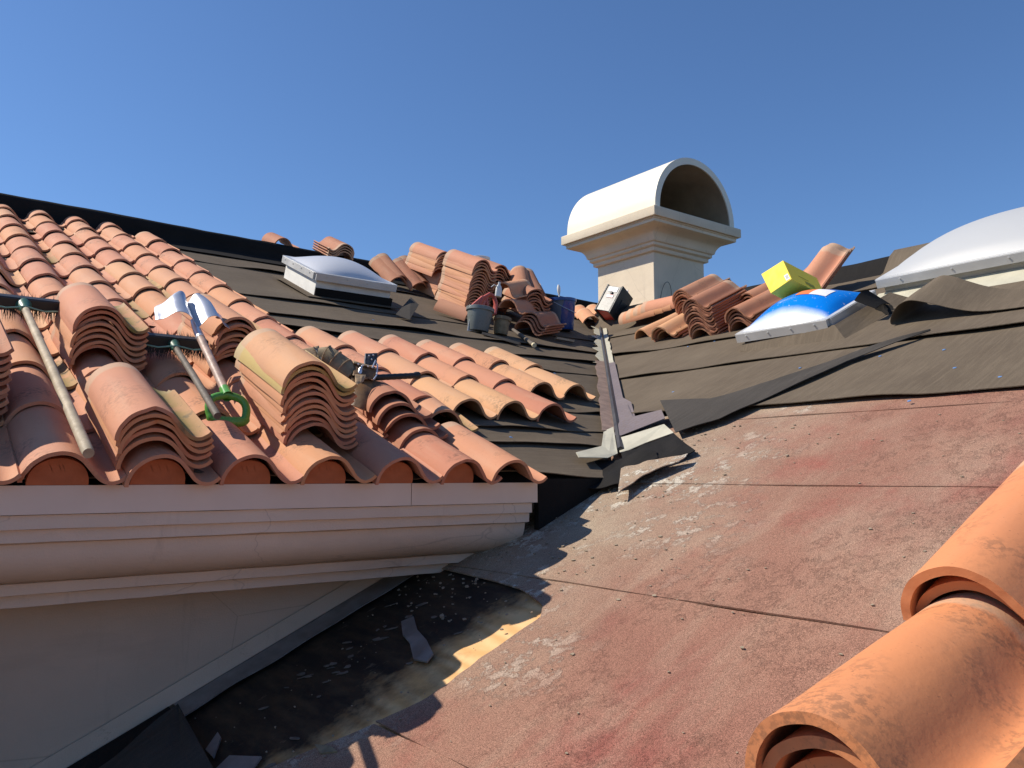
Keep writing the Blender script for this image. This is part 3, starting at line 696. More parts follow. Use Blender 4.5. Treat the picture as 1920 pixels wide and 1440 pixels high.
# --- stacks up near the left ridge
gT = 'tiles stacked near the left ridge'
stack(FL, 4.36, 4.66, .02, 7, .027, 'the lower part of the leftmost ridge stack', 'tiles in the leftmost ridge stack, lower part', yaw=2, mats=[ts])
stack(FL, 4.29, 4.70, .225, 7, .027, 'the crooked upper part of the leftmost ridge stack', 'tiles in the leftmost ridge stack, upper part', yaw=5, du=.004, mats=[ts])
stack(FL, 4.20, 3.86, .05, 15, .0285, 'the tallest ridge stack behind the grey bucket', 'tiles in the tallest ridge stack', yaw=1, jit=1.4, mats=[ts])
tile(FL @ T(4.02, 3.55, .02) @ Rz(28) @ Rx(2) , 'short pink tile lying at the foot of the tallest ridge stack', None, ts, TMshort)
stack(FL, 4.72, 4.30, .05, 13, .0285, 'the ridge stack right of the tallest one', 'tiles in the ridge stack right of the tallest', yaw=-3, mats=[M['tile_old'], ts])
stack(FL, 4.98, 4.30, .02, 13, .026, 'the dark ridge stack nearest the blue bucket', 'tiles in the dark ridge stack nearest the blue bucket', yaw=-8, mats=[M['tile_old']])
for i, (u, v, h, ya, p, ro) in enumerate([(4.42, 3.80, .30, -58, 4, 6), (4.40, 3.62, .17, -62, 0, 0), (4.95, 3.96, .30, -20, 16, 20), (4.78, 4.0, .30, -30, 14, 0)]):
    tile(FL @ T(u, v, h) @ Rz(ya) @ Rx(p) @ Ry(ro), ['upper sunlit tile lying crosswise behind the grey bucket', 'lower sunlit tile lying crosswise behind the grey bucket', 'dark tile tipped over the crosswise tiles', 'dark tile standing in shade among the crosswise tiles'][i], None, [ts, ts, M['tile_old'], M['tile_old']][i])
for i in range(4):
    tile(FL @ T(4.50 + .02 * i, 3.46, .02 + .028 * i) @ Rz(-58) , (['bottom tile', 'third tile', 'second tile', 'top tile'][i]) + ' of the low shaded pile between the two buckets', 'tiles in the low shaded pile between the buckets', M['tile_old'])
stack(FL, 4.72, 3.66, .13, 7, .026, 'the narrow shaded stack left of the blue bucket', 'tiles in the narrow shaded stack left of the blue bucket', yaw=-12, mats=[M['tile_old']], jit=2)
# leaning tiles right of the small skylight
for i, (x, y, ya, p, ro) in enumerate([(700, 512, 2, 14, -6), (712, 516, 0, 16, -3), (760, 540, 4, 18, -4), (768, 542, 2, 20, -2)]):
    u, v, h = hitL(x, y, .02)
    v = 4.95 + .02 * i if i < 2 else 4.78 + .03 * i
    u = (3.98 + .03 * i) if i < 2 else (4.17 + .05 * (i - 2))
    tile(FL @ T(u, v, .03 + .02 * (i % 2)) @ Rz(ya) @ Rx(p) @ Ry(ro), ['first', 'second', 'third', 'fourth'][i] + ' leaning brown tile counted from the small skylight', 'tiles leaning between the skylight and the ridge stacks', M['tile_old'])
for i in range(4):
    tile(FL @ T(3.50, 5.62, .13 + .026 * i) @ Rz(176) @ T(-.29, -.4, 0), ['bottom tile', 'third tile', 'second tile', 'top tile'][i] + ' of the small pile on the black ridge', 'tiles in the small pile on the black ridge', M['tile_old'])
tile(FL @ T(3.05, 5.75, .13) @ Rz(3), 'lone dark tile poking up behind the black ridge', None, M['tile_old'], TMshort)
# tiles on the saddle between bucket and radio
for i, (x, y, h) in enumerate([(1085, 598, .02), (1095, 606, .04), (1112, 597, .07)]):
    u, v, _ = hitL(x, y, h)
    tile(FL @ T(u, v, h) @ Rz(-30) @ Rx(2), ['left', 'lower', 'upper'][i] + ' sunlit tile lying under the radio', 'sunlit tiles lying under the radio', ts)
# --- tiles on the right slope
to = M['tile_old']
u, v, _ = hitR(1318, 636, 0)
stack(FR, -4.22, 2.24, .005, 12, .0215, 'the big brown stack left of the blue skylight', 'tiles in the big brown stack left of the blue skylight', yaw=0, mats=[to], jit=1.3)
stack(FR, -4.72, 2.75, .10, 8, .0225, 'the brown stack behind the big one', 'tiles in the brown stack behind the big one', yaw=2, mats=[to])
stack(FR, -4.72, 2.42, .002, 3, .026, 'the short leaning pile before the chimney', 'tiles in the short pile before the chimney', yaw=3, dv=-.04, mats=[M['tile_tan'], ts])
tile(FR @ T(-5.20, 2.66, .005) @ Rz(-6), 'orange tile lying alone on felt left of the short pile', None, M['tile_tan'])
for i in range(4):
    tile(FR @ T(-5.42 + .11 * i, 3.25, .10 + .01 * i) @ Rz(88) @ Rx(-3 + i), ['leftmost', 'second', 'third', 'rightmost'][i] + ' pink ridge tile laid crosswise on the ridge felt', 'pink tiles laid crosswise on the ridge felt', ts)
stack(FR, -3.98, 2.62, .005, 6, .026, 'the sunken stack under the yellow box', 'tiles in the stack under the yellow box', yaw=-4, mats=[to])
stack(FR, -3.86, 2.25, .005, 5, .026, 'the pile between the yellow box and the blue dome', 'tiles in the pile between box and blue dome', yaw=-3, mats=[to])
for i in range(3):
    tile(FR @ T(-3.63, 2.74 + .042 * i, .07) @ Rz(-12) @ Rx(25), ['front', 'middle', 'back'][i] + ' tile of the three leaning upright behind the blue skylight', 'three tiles leaning upright', M['tile_stack'] if i == 0 else to)
tile(FR @ T(-3.74, 2.80, .08) @ Rz(-10) @ Rx(14), 'dark tile wedged between the yellow box and the upright tiles', None, to)
# --- foreground stacks at the lower right
def fore(px, py, depth, vx, vy, n, dh, nm, grp, roll=0, chip=False, fan=.02):
    o = ray(px, py) * depth; y = ray(vx, vy).normalized()
    x = y.cross(Vector((0, 0, 1))).normalized(); z = x.cross(y)
    m = frame(o, x, y, z) @ Ry(roll)
    for i in range(n):
        lab = 'top tile' if i == 0 else ('bottom tile' if i == n - 1 else f'{ORD[i + 1]} tile from the top')
        me = TMchip if (chip and i == 0) else TMbig
        tile(m @ T((.006 * i if i else 0), (fan * min(i, 3) if i else 0) + random.uniform(-.006, .006), -dh * i) @ Rz(random.uniform(-.6, .6) if i else 0) @ Rx(.0), f'{lab} of {nm}', grp, M['tile_big'], me)
fore(1418, 1458, 1.06, 2740, 440, 11, .035, 'the orange stack in the lower right corner', 'tiles in the nearest orange stack', chip=True)
fore(1712, 1158, 1.38, 2860, -120, 11, .035, 'the orange stack at the right edge', 'tiles in the orange stack at the right edge')

# ---------------------------------------------------------------- loose felt
def pxsheet(top, bot, hs, mat, label, cat='felt strip', name='felt_strip', th=.004, nu=40, nv=8, f=PR, sag=.01):
    def pick(P, a):
        i = a * (len(P) - 1); k = min(int(i), len(P) - 2); t = i - k; return P[k][0] + (P[k + 1][0] - P[k][0]) * t, P[k][1] + (P[k + 1][1] - P[k][1]) * t
    def fn(a, b):
        x0, y0 = pick(bot, a); x1, y1 = pick(top, a)
        return f(x0, y0, hs[0]).lerp(f(x1, y1, hs[1]), b) + (NR if f is PR else NL) * (sag * nz(a * 5, b * 2, len(top)) + sag * .5)
    mb = MB(); mb.grid(fn, nu, nv, th, -(NR if f is PR else NL))
    return mb.build(name, mat, label=label, cat=cat)
pxsheet([(1238, 752), (1330, 748), (1450, 716), (1600, 660), (1745, 618)], [(1267, 812), (1350, 786), (1440, 745), (1590, 677), (1745, 621)], (.038, .045), M['felt_new'], 'long charcoal felt strip lying slantwise across the right slope')
pxsheet([(1165, 852), (1210, 835), (1262, 815)], [(1175, 885), (1240, 868), (1304, 846)], (.03, .035), M['felt_black_shade'], 'black felt flap below the cream valley flashing')
pxsheet([(1022, 905), (1060, 895), (1120, 872), (1170, 858), (1230, 848)], [(1030, 946), (1080, 925), (1130, 915), (1190, 905), (1235, 862)], (.03, .04), M['felt_black_shade'], 'crumpled black felt sheet in the corner beside the tiled eave end', nu=30, sag=.02)  # black also stands in for the shade in this corner
pxsheet([(1165, 880), (1215, 866), (1290, 852)], [(1160, 926), (1205, 893), (1284, 860)], (.045, .045), M['red'], 'torn corner of red cap sheet curling beside the black felt', nu=12, cat='roofing scrap', name='cap_sheet_scrap')
# curled sheet below the large skylight: teardrop section swept up the slope
def curl():
    u0, v0, _ = hitR(1683, 612, .0)
    cs = [(.62, .006), (.45, .007), (.25, .007), (.10, .006), (.02, .012), (-.005, .03), (.015, .08), (.06, .125), (.13, .145), (.20, .13), (.28, .095), (.37, .06), (.5, .03), (.75, .022), (1.2, .03), (1.9, .02)]
    cs = catmull(cs, 4)
    mb = MB(); n = len(cs)
    def fn(a, b):
        k = int(round(a * (n - 1))); x, h = cs[k]
        return WR(u0 + x + .06 * b + .01 * nz(b * 3, k * .05, 0), v0 + .33 * b + (.04 * nz(k * .08, 3, 0) if b < .1 else 0) - .13 * (k / n), h * (1 + .25 * b) + .012)
    mb.grid(fn, n - 1, 8, .003, -NR)
    mb.build('felt_sheet', M['felt'], label='felt sheet folded back in a dark loop below the large skylight', cat='felt sheet')
curl()
pxsheet([(335, 1322), (335, 1322)], [(175, 1450), (405, 1450)], (.02, .05), M['felt_new'], 'slab of dark felt against the foot of the wall', nu=14, nv=14)
for i, pts in enumerate([[(752, 1165), (775, 1155), (782, 1180), (800, 1200), (812, 1225), (800, 1240), (775, 1235), (768, 1205), (755, 1190)], [(385, 1405), (408, 1372), (414, 1382), (400, 1420)], [(400, 1445), (430, 1416), (490, 1418), (470, 1446)], [(590, 1395), (620, 1398), (632, 1408), (600, 1412)]]):
    mb = MB(); mb.prism([PR(x, y, .006) for x, y in pts], -NR * .006)
    mb.build('roofing_scrap', M['flash'] if i != 3 else M['canvas'], smooth=0, label=['grey bottle-shaped flake of old roofing on the bare boards', 'narrow dark flake beside the felt slab', 'broad dark flake at the bottom edge of the photo', 'yellowish flake on the dark boards near the red sheet'][i], cat='roofing scrap')
mb = MB(); mb.grid(lambda a, b: PR(1040, 868, .0).lerp(PR(1118, 866, .0), a).lerp(PR(1052, 846, .0).lerp(PR(1105, 850, .0), a), b) + NR * (.075 * max(0, math.sin(math.pi * a) * math.sin(math.pi * min(1, b * 1.2))) ** .6 * (1 + .5 * nz(a * 7, b * 7, 0)) + .012), 20, 14, 0)
mb.build('mortar_lump', M['mortar'], label='rough lump of old mortar in the corner beside the eave end', cat='mortar')
mb = MB()
for i in range(30):
    u, v = random.uniform(-2.95, -2.3), random.uniform(-2.3, -1.45); sx_, sy_ = random.uniform(.006, .026), random.uniform(.003, .010); a0 = random.uniform(.2, .9)
    if random.random() < .5: u, v = random.gauss(-2.75, .08), random.gauss(-1.85, .2)
    pts = []
    for k in range(11):
        a = k / 11 * 6.283; rr = 1 + .75 * nz(k * 1.9, i * 3.3, 0); x, y = sx_ * rr * math.cos(a), sy_ * rr * math.sin(a)
        pts.append(Vector((u + x * math.cos(a0) - y * math.sin(a0), v + x * math.sin(a0) + y * math.cos(a0), -.0095)))
    mb.prism([FR @ p for p in pts], NR * .0018)
mb.build('peeled_flakes', M['peel'], smooth=0, kind='stuff')
# crumbs, chips and nail caps scattered on the slopes (beyond counting)
mb = MB()
for i in range(700):
    if i < 60: u, v = random.uniform(-3.0, -2.2), random.uniform(-2.6, -1.3); s = random.uniform(.001, .014) if i % 40 == 0 else random.uniform(.0008, .003)
    elif i < 460: u = -3.0 + abs(random.gauss(0, .45)); v = random.uniform(-1.5, .3); s = random.uniform(.0015, .006)
    else: u, v = random.uniform(-3, -.4), random.uniform(-2.4, .3); s = random.uniform(.0012, .004)
    if v > -1.2 and u < -3.0: continue
    a = random.uniform(0, 6.3)
    pts = [Vector((u + s * random.uniform(.5, 1.4) * math.cos(a + k * 1.2566) * 1.5, v + s * random.uniform(.5, 1.3) * math.sin(a + k * 1.2566), -.006 if i < 60 else .004)) for k in range(5)]
    mb.prism([FR @ p for p in pts], NR * s * random.uniform(.4, .9))
mb.build('mortar_crumbs', M['mortar'], smooth=0, kind='stuff')
caps = [(PR(x, y, .016), NR) for x, y in ((1262, 735), (1610, 732), (1790, 690), (1500, 690), (1420, 655), (1650, 668), (1875, 707), (1340, 640), (1770, 656), (1705, 752), (1290, 650))] + [(PL(x, y, .02), NL) for x, y in ((958, 820), (1040, 700), (640, 560), (700, 600))]
c0 = None
for p, nn in caps:
    if c0 is None:
        mb = MB(); mb.lathe([(0, 0), (.008, 0), (.008, .002), (.003, .003), (0, .004)], 12); c0 = mb.build('nail_cap', M['cap_blue']); o = c0
    else: o = c0.copy(); S.collection.objects.link(o)
    o.matrix_world = frame(p, *((XR, YR, NR) if nn is NR else (XL, YL, NL)))
    tag(o, 'small blue nail cap on the dark felt', 'nail cap', 'blue nail caps on the felt')

# ---------------------------------------------------------------- tools on the tiles
def between(p, q, up=Vector((0, 0, 1))):
    y = (q - p).normalized(); x = y.cross(up).normalized(); return frame(p, x, y, x.cross(y)), (q - p).length
# push broom at the left edge
def broom(p_head, p_end, width, label, wood, hr, right=0.5):
    m, L = between(p_end, p_head); b = thing('push_broom', m, label, 'broom')
    mb = MB(); mb.tube([(0, 0, 0), (0, .02, 0), (0, L * .5, .004), (0, L, 0)], [hr * .92, hr, hr * .96, hr * .9], 12); mb.build('handle', wood, b)
    ml = m.inverted() @ frame(p_head, XL, YL, NL)
    l = width * (1 - right); r = width * right
    mb = MB(); mb.box(((r - l) / 2, .02, .005), (width, .055, .05), ml); mb.build('head', M['black'], b, bevel=.006)
    mb = MB()
    for i in range(900):
        x = random.uniform(-l, r); y0 = random.choice((.045, .05, .06)) + random.uniform(-.03, .01); s = .0014
        e = Vector((x + random.uniform(-.012, .012), y0 + random.uniform(.02, .055), random.uniform(-.03, .045)))
        p = Vector((x, .03, random.uniform(-.015, .025)))
        if i % 3 == 0: p = Vector((x, .0, -.02)); e = Vector((x + random.uniform(-.012, .012), random.uniform(-.02, .0), -.02 - random.uniform(.03, .06)))
        mb.add([ml @ p, ml @ (p + Vector((s * 2, 0, 0))), ml @ (e + Vector((s, 0, 0))), ml @ (p + Vector((0, 0, s * 2)))], [(0, 1, 2), (1, 3, 2), (3, 0, 2)])
    mb.build('bristles', M['bristle'], b, smooth=0)
    mb = MB(); mb.lathe([(hr * 1.9, 0), (hr * 1.6, .03), (hr * 1.15, .06), (hr * 1.1, .075), (hr * .8, .076)], 16, T(0, L + .0, .0) @ Rx(90)); mb.build('socket', M['teal'], b)
    mb = MB()
    for s in (-1, 1): mb.tube([(0, L - .075, hr), (s * .03, L - .08, .01), (s * .07, L - .07, 0), (s * .12, L - .045, .0)], .0035, 6)
    mb.build('brace_wire', M['tealwire'], b)
    return b
broom(PL(44, 572, .20), PL(166, 850, .14), .62, 'black push broom with a long pale wooden handle at the left edge', M['wood'], .0165, .30)
broom(PL(325, 645, .17), PL(408, 780, .155), .34, 'shaded push broom with a dark handle lying under the shovel', M['wood_dark'], .0135, .42)
# shovel with green grip
ps, pe = PL(366, 612, .27), PL(424, 736, .165)
m, L = between(pe, ps, NL)
sh = thing('shovel', m, 'steel shovel with a green plastic grip lying on the tiles', 'shovel')
mb = MB(); mb.tube([(0, 0, 0), (0, L * .8, 0)], .0165, 14); mb.build('shaft', M['wood_red'], sh)
mb = MB(); mb.tube([(0, L * .795, 0), (0, L * .9, 0), (0, L * 1.02, 0), (0, L * 1.10, .0)], [.018, .0175, .014, .009], 14); mb.build('socket', M['steel'], sh)
mb = MB()
def blade(a, b):
    x = a * 2 - 1; ax = abs(x)
    w = .152 * (1 - .10 * b) if b < .6 else .152 * (.94 - 1.1 * (b - .6) ** 2 * 2)
    y = L * 1.0 + .03 + .17 * b - .075 * (1 - ax) * (1 - b) ** 2 + .0 * ax
    z = .035 * math.sin(math.pi * min(1, ax * 1.25)) - .055 * max(0, ax - .55) ** 1.2 * 1.6 - .02 * math.exp(-(x / .12) ** 2) + .03 + .01 * b
    return Vector((x * w, y, z))
mb.grid(blade, 24, 10, .0022, Vector((0, 0, -1))); mb.build('blade', M['steel'], sh, smooth=60)
mb = MB(); gp = []
mb.lathe([(.0185, .03), (.019, -.01), (.021, -.03)], 16, Rx(-90)); 
ring = [(-.0, -.02), (-.045, -.035), (-.062, -.065), (-.058, -.105), (-.045, -.122), (0, -.125), (.045, -.122), (.058, -.105), (.062, -.065), (.045, -.035), (0, -.02)]
ring = catmull(ring, 3)
mb.tube([(x * 1.08, y * .8, y * .62 + .012) for x, y in ring], [.0145 if y > -.11 else .0185 for x, y in ring], 10, True, 1); mb.build('grip', M['green'], sh, smooth=70)
# tool belt
bp = PL(655, 740, .20)
tb = thing('tool_belt', frame(PL(650, 720, .16), XL, YL, NL), 'leather tool belt with pouches draped over the laid tiles', 'tool belt')
I = tb.matrix_world.inverted()
def loc(x, y, h): return I @ PL(x, y, h)
def lsheet(quad, name, mat, sag=0, nu=10, nv=10, th=.006, wr=.004, parent=tb):
    q = [loc(*p) for p in quad]
    mb = MB(); mb.grid(lambda a, b: q[0].lerp(q[1], a).lerp(q[3].lerp(q[2], a), b) + Vector((0, 0, 1)) * (sag * math.sin(math.pi * a) * math.sin(math.pi * b) + wr * nz(a * 5, b * 5, len(name))), nu, nv, th, Vector((0, 0, -1)))
    return mb.build(name, mat, parent)
vB = hitL(676, 770, .10)[1]; B0 = 2.668 + vB * cL
def V(x, y, d=0):
    r_ = ray(x, y); return I @ (r_ * ((B0 + .0021 * (770 - y) - d) / r_.y))
def vpoly(pts, name, mat, th=.012, d=0, parent=tb, bulge=.012, wr=.004, n=12):
    q = [V(x, y, d) for x, y in pts]
    mb = MB(); nn = Vector((0, -1, .2)).normalized()
    mb.grid(lambda a, b: q[0].lerp(q[1], a).lerp(q[3].lerp(q[2], a), b) + nn * (bulge * (math.sin(math.pi * a) * math.sin(math.pi * min(1, b * .9 + .1))) ** .7 + wr * nz(a * 4, b * 4, len(name))), n, n, th, -nn)
    return mb.build(name, mat, parent, smooth=50)
vpoly([(566, 655), (598, 648), (606, 676), (580, 682)], 'suede_flap', M['leather_tan'], .006, -.03)
vpoly([(588, 650), (597, 668), (606, 682), (604, 660)], 'buckle_strap', M['leather_black'], .008, -.01)
mb = MB(); pts = [V(598, 662, -.02), V(612, 664), V(628, 674), V(645, 688), V(662, 704)]
mb.tube(pts, [.028, .040, .043, .043, .036], 18, True, .8)
for i in range(len(mb.v)):
    p = Vector(mb.v[i]); w_ = nz(p.x * 26, p.y * 26, p.z * 26) * .013 + nz(p.x * 70, p.y * 70, p.z * 70) * .005; mb.v[i] = tuple(p + Vector((.3, -.6, .7)) * w_)
mb.build('canvas_pouch', M['canvas'], tb, smooth=60)
for t in (0, 1, 2):
    pa = pts[t + 1]; d = (pts[t + 2] - pts[t]).normalized(); s = d.orthogonal().normalized(); s2 = d.cross(s)
    mb = MB(); mb.tube([pa + (s * math.cos(k * .5236) + s2 * math.sin(k * .5236) * .85) * .044 for k in range(13)], .003, 6); mb.build('strap', M['leather_tan'], tb)
vpoly([(632, 672), (700, 690), (704, 698), (636, 681)], 'belt', M['leather_tan'], .008, .0)
vpoly([(662, 760), (690, 772), (714, 716), (660, 704)][::1], 'lower_pouch', M['leather'], .06, .02, bulge=.03)
vpoly([(664, 704), (704, 713), (706, 690), (662, 678)], 'upper_pouch', M['leather'], .05, .045, bulge=.018)
vpoly([(663, 681), (704, 692), (704, 688), (663, 676)], 'pouch_rim', M['leather_tan'], .01, .058, bulge=.012)
vpoly([(667, 722), (682, 715), (686, 703), (666, 702)], 'worn_patch', M['leather_tan'], .003, .072, bulge=.006)
vpoly([(684, 684), (706, 686), (708, 662), (686, 663)], 'holster_tab', M['leather_black'], .01, .03, bulge=.003)
for x, y, d in ((692, 667, .036), (700, 666, .036), (697, 674, .036), (672, 683, .075), (681, 685, .078), (690, 687, .078)):
    mb = MB(); mb.lathe([(0, .003), (.0035, .002), (.0045, 0)], 10, T(*V(x, y, d)) @ Rx(80)); mb.build('rivet', M['steel'], tb)
mb = MB(); mb.tube([V(698, 690, .07), V(704, 676, .05), V(708, 686, .05), V(706, 704, .07), V(700, 712, .07)], .0035, 8); mb.build('hammer_loop', M['steel'], tb)
hp, hq = tb.matrix_world @ V(702, 708, .02), tb.matrix_world @ V(785, 704, .0)
mh, Lh = between(hp, hq)
hm = thing('hammer', mh, 'hammer with a black ribbed grip stuck in the tool belt', 'hammer')
mb = MB(); mb.tube([(0, Lh * i / 16, 0) for i in range(17)], [.0135 + (.0012 if i % 2 else 0) + (.004 if i > 14 else 0) for i in range(17)], 12); mb.build('grip', M['black'], hm)
mb = MB(); mb.tube([(0, -.07, 0), (0, 0, 0)], .008, 10); mb.build('handle', M['steel'], hm)
mb = MB(); mb.tube([(0, -.075, -.045), (0, -.075, -.03), (0, -.075, .02), (0, -.07, .04), (0, -.06, .055)], [.013, .011, .012, .008, .003], 10); mb.build('head', M['steel'], hm)

# ---------------------------------------------------------------- buckets and the rest near the left ridge
def bucket(p, r0, r1, h, label, mat, tiltm, name='bucket', inside=None, rimmat=None):
    m = T(*p) @ tiltm; b = thing(name, m, label, 'bucket')
    mb = MB(); mb.lathe([(0, 0), (r0 * .96, 0), (r0, .006), (r1, h), (r1 - .006, h), (r0 - .006, .012), (0, .012)], 32); mb.build('body', mat, b)
    mb = MB(); mb.lathe([(r1, h - .028), (r1 + .008, h - .026), (r1 + .009, h + .002), (r1 + .003, h + .005), (r1 - .004, h + .003)], 32); mb.build('rim', rimmat or mat, b)
    return b
bk = bucket(PL(896, 622, .0) , .088, .112, .20, 'grey plastic bucket holding a red tool on the felt', M['bucketgrey'], Rz(20) @ Rx(3) @ Ry(6))
mb = MB(); mb.tube([(.11 * math.cos(a), .11 * math.sin(a), .19 + .0 * a) for a in [i * .35 for i in range(10)]], .003, 6); mb.build('bail', M['steel'], bk)
# red saw handle
mS = T(*PL(896, 622, 0)) @ Rz(-52.6 + 50) @ Rx(3)
sw = thing('hand_saw', mS @ T(-.01, 0, .215) @ Matrix.Scale(1.35, 4), 'red plastic saw handle sticking out of the grey bucket', 'saw')
mb = MB(); mb.prism([(-.07, 0, -.16), (.03, 0, -.16), (.05, 0, .01), (-.04, 0, .01)], (0, .002, 0)); mb.build('blade', M['steel'], sw, smooth=0)
mb = MB(); mb.tube([(.00, 0, -.02), (.035, 0, .05), (.085, 0, .085), (.12, 0, .075), (.135, 0, .03), (.125, 0, -.03), (.09, 0, -.05), (.07, 0, .0), (.06, 0, .06)], [.018, .02, .016, .014, .015, .017, .014, .014, .014], 10, True, .8)
mb.prism([(-.05, -.01, .0), (.03, -.01, -.02), (.07, -.01, .06), (.03, -.01, .07)], (0, .022, 0)); mb.build('handle', M['redplastic'], sw)
bb = bucket(PL(1052, 620, .0), .125, .155, .31, 'dark blue plastic bucket with spilled paint and a stirring stick', M['bucketblue'], Rz(10) @ Ry(-2))
mb = MB(); mb.lathe([(0, .27), (.149, .27)], 24); mb.build('paint', M['tar'], bb)
mb = MB()
def spl(a, b):
    z = .29 - .24 * b; an = R(-165) + (a - .5) * (1.25 - .55 * b) + .1 * nz(b * 4, 0, 0); r = .125 + .03 * z / .31 + .0015; return Vector((r * math.cos(an), r * math.sin(an), z))
mb.grid(spl, 12, 12, 0); mb.build('paint_spill', M['paintspill'], bb)
mb = MB(); mb.tube([(.152 * math.cos(a), .152 * math.sin(a), .27 - .10 * math.sin((a + 2.9) * .95)) for a in [-2.9 + i * .22 for i in range(16)]], .0035, 6); mb.build('bail', M['steel'], bb)
mb = MB(); mb.tube([(0, 0, .02), (0, .01, .30), (0, .012, .38)], .007, 8); mb.tube([(0, .012, .37), (0, .013, .40), (0, .015, .44), (0, .016, .47)], [.009, .016, .018, .008], 10); mb.build('brush', M['bucketwhite'], bb)
# the rest: white bucket seen behind the stacks, bottle, sticks
wb = bucket(WL(5.02, 4.98, .30), .09, .11, .17, 'white bucket standing behind the ridge stacks', M['bucketwhite'], Rz(0))
tn = bucket(PL(938, 628, .0), .06, .07, .15, 'tan dented can beside the grey bucket', M['canvas'], Ry(9))
mb = MB(); mb.lathe([(0, 0), (.028, 0), (.03, .01), (.028, .06), (.022, .085), (.01, .10), (.01, .12), (0, .121)], 16, sq=.6)
mb.tube([(-.02, 0, .08), (-.05, 0, .085), (-.075, 0, .06)], .004, 6)
mb.build('squeeze_bottle', M['bucketwhite'], matrix=T(*PL(934, 556, .36)) @ Ry(6), label='white squeeze bottle on the crosswise tiles', cat='bottle')
mb = MB(); a, b = PL(962, 618, .03), PL(1000, 646, .03); mm, l = between(a, b); st = thing('wooden_stick', mm, 'thin dark stick with a pale broken end below the shaded pile', 'stick')
MB().tube([(0, 0, 0), (0, l * .5, 0), (0, l, 0)], [.014, .017, .016], 8).build('shaft', M['wood_dark'], st); MB().tube([(0, l, 0), (0, l + .03, 0)], [.018, .02], 7).build('broken_end', M['stickend'], st)
a, b = PL(905, 625, .02), PL(975, 645, .02); mm, l = between(a, b)
MB().box((0, l / 2, .0), (.05, l, .02)).build('lumber_strip', M['wood_dark'], matrix=mm, smooth=0, label='flat dark lumber strip lying below the grey bucket', cat='lumber')
a, b = PL(1042, 634, .02), PL(1075, 640, .02); mm, l = between(a, b)
MB().box((0, l / 2, .0), (.04, l, .02)).build('lumber_strip', M['wood'], matrix=mm, smooth=0, label='short pale lumber strip below the blue bucket', cat='lumber')

# ---------------------------------------------------------------- radio leaning on the chimney
bl_, br_, tl_ = ray(1114, 582) * 8.85, ray(1143, 589) * 8.70, ray(1140, 533) * 8.93
zz = (tl_ - bl_).normalized(); xx = (br_ - bl_); xx = (xx - zz * xx.dot(zz)); rw, rh, rd = xx.length, (tl_ - bl_).length, .24; xx.normalize()
rm = frame(bl_, xx, zz.cross(xx), zz)
rad = thing('jobsite_radio', rm, 'red and black jobsite charger box leaning at the foot of the chimney', 'radio')
mb = MB(); mb.box((rw / 2, rd / 2 + .01, rh / 2), (rw - .04, rd, rh - .03)); mb.build('body', M['radiored'], rad, bevel=.01)
mb = MB(); mb.box((.011, rd / 2 - .01, rh / 2), (.022, rd * 1.0, rh)); mb.box((rw - .011, rd / 2 - .01, rh / 2), (.022, rd * 1.0, rh)); mb.build('side_frame', M['black'], rad, bevel=.006)
mb = MB(); mb.box((rw / 2, 0, rh / 2), (rw - .046, .012, rh - .03)); pn = mb.build('front_panel', M['radiopanel'], rad, bevel=.004)
mb = MB(); mb.box((rw / 2, -.008, rh * .83), (rw * .55, .005, rh * .16)); mb.build('display', M['paper'], pn, smooth=0)
mb = MB(); mb.box((rw / 2, -.008, rh * .58), (rw * .4, .005, rh * .08)); mb.build('badge', M['paper'], pn, smooth=0, label='white badge with a red border')
mb = MB(); mb.box((rw / 2, -.0085, rh * .63), (rw * .42, .005, rh * .015)); mb.box((rw / 2, -.0085, rh * .535), (rw * .42, .005, rh * .012)); mb.build('badge_border', M['radiored'], pn, smooth=0)
mb = MB(); mb.lathe([(.018, 0), (.017, .014), (0, .015)], 16, T(rw * .5, -.006, rh * .70) @ Rx(90)); mb.build('knob', M['black'], pn)
mb = MB(); mb.tube([(.02, rd * .5, rh), (.03, rd * .5, rh + .025), (rw - .03, rd * .5, rh + .025), (rw - .02, rd * .5, rh)], .01, 8); mb.build('carry_handle', M['bucketwhite'], rad)
mb = MB(); mb.box((rw + .001, rd * .55, rh * .4), (.01, rd * .5, rh * .5)); mb.build('side_bay', M['black'], rad, smooth=0, bevel=.002)
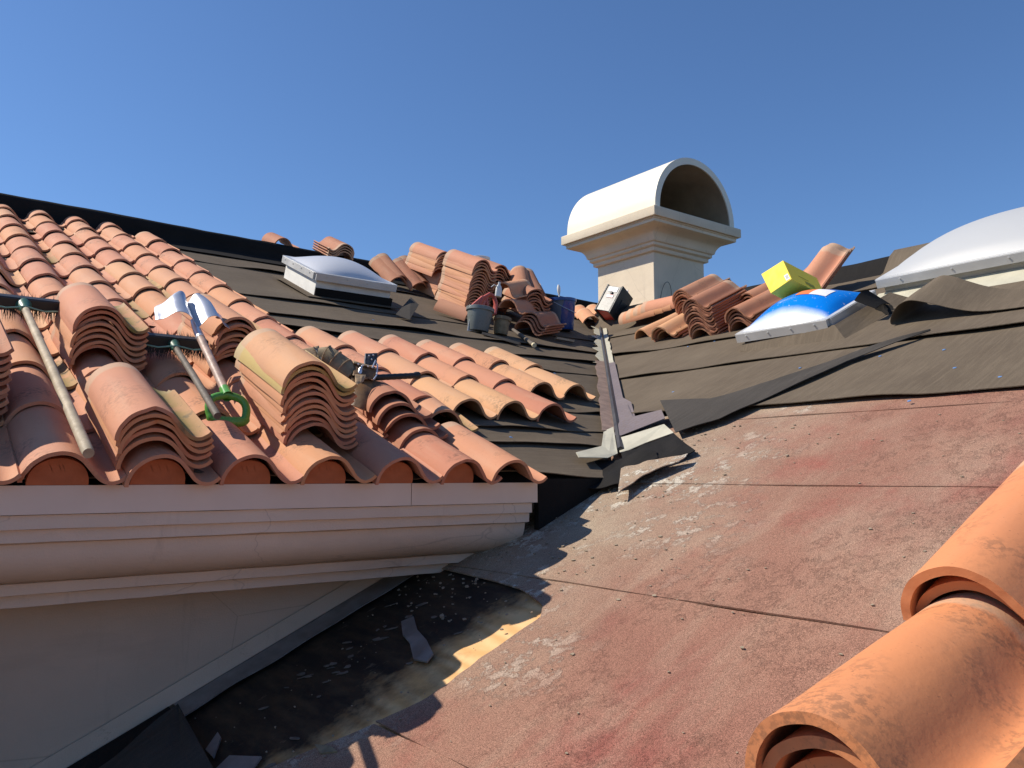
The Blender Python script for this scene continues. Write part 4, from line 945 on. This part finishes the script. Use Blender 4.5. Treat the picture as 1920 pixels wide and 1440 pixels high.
mb = MB(); mb.box((rw + .009, rd * .75, rh * .3), (.01, .02, rh * .3)); mb.build('latch', M['bucketwhite'], rad, smooth=0)

# ---------------------------------------------------------------- yellow box
bxo = ray(1457, 549) * 5.55
bxm = frame(bxo, *[c for c in (RT.normalized(), Vector((0, 0, 1)).cross(RT.normalized()), Vector((0, 0, 1)))]) @ Rz(38)
yb = thing('cardboard_box', bxm, 'bright yellow cardboard box balanced on the brown tiles', 'box')
YM = Matrix(); 
def yq():
    mb = MB(); 
    # eight corners measured from the photograph, box tipped on one edge
    fbl, fl, ft, fr_ = ray(1445, 550) * 5.6, ray(1427, 514) * 5.78, ray(1468, 488) * 5.62, ray(1484, 523) * 5.45
    a = (fl - fbl); b = (fr_ - fbl); dpt = (ray(1513, 491) * 5.82 - ft)
    a = a; n = a.cross(b).normalized(); dpt = n * (-dpt.length if n.dot(dpt) < 0 else dpt.length)
    P = [fbl, fr_, ft, fl]; P = [I2 @ p for p in P]; dd = I2.to_3x3() @ dpt
    mb.prism(P, dd); return mb, P, dd
I2 = bxm.inverted()
mb, P, dd = yq(); bd = mb.build('carton', M['yellow'], yb, smooth=0, bevel=.003)
def onface(o, x, y, n, x0, x1, y0, y1, mat, name):
    mb = MB(); mb.prism([o + x * a + y * b + n for a, b in ((x0, y0), (x1, y0), (x1, y1), (x0, y1))], n * .4); mb.build(name, mat, yb, smooth=0)
fx, fy = P[1] - P[0], P[3] - P[0]; fn_ = fx.cross(fy).normalized() * -.0015
if fn_.dot(dd) > 0: fn_ = -fn_
onface(P[0], fx, fy, fn_, .80, .97, .05, .30, M['paper'], 'shipping_label')
for q in range(4): onface(P[0], fx, fy, fn_ * 1.5, .84 + .03 * q, .852 + .03 * q, .09, .25, M['ink'], 'printed_mark')
sx_, sy_ = dd, P[2] - P[1]; sn = sx_.cross(sy_).normalized() * .0015
if sn.dot(fx) < 0: sn = -sn
onface(P[1], sx_, sy_, sn, .45, .72, .16, .30, M['yellowdark'], 'printed_mark'); onface(P[1], sx_, sy_, sn, .30, .60, .42, .45, M['yellowdark'], 'printed_mark')
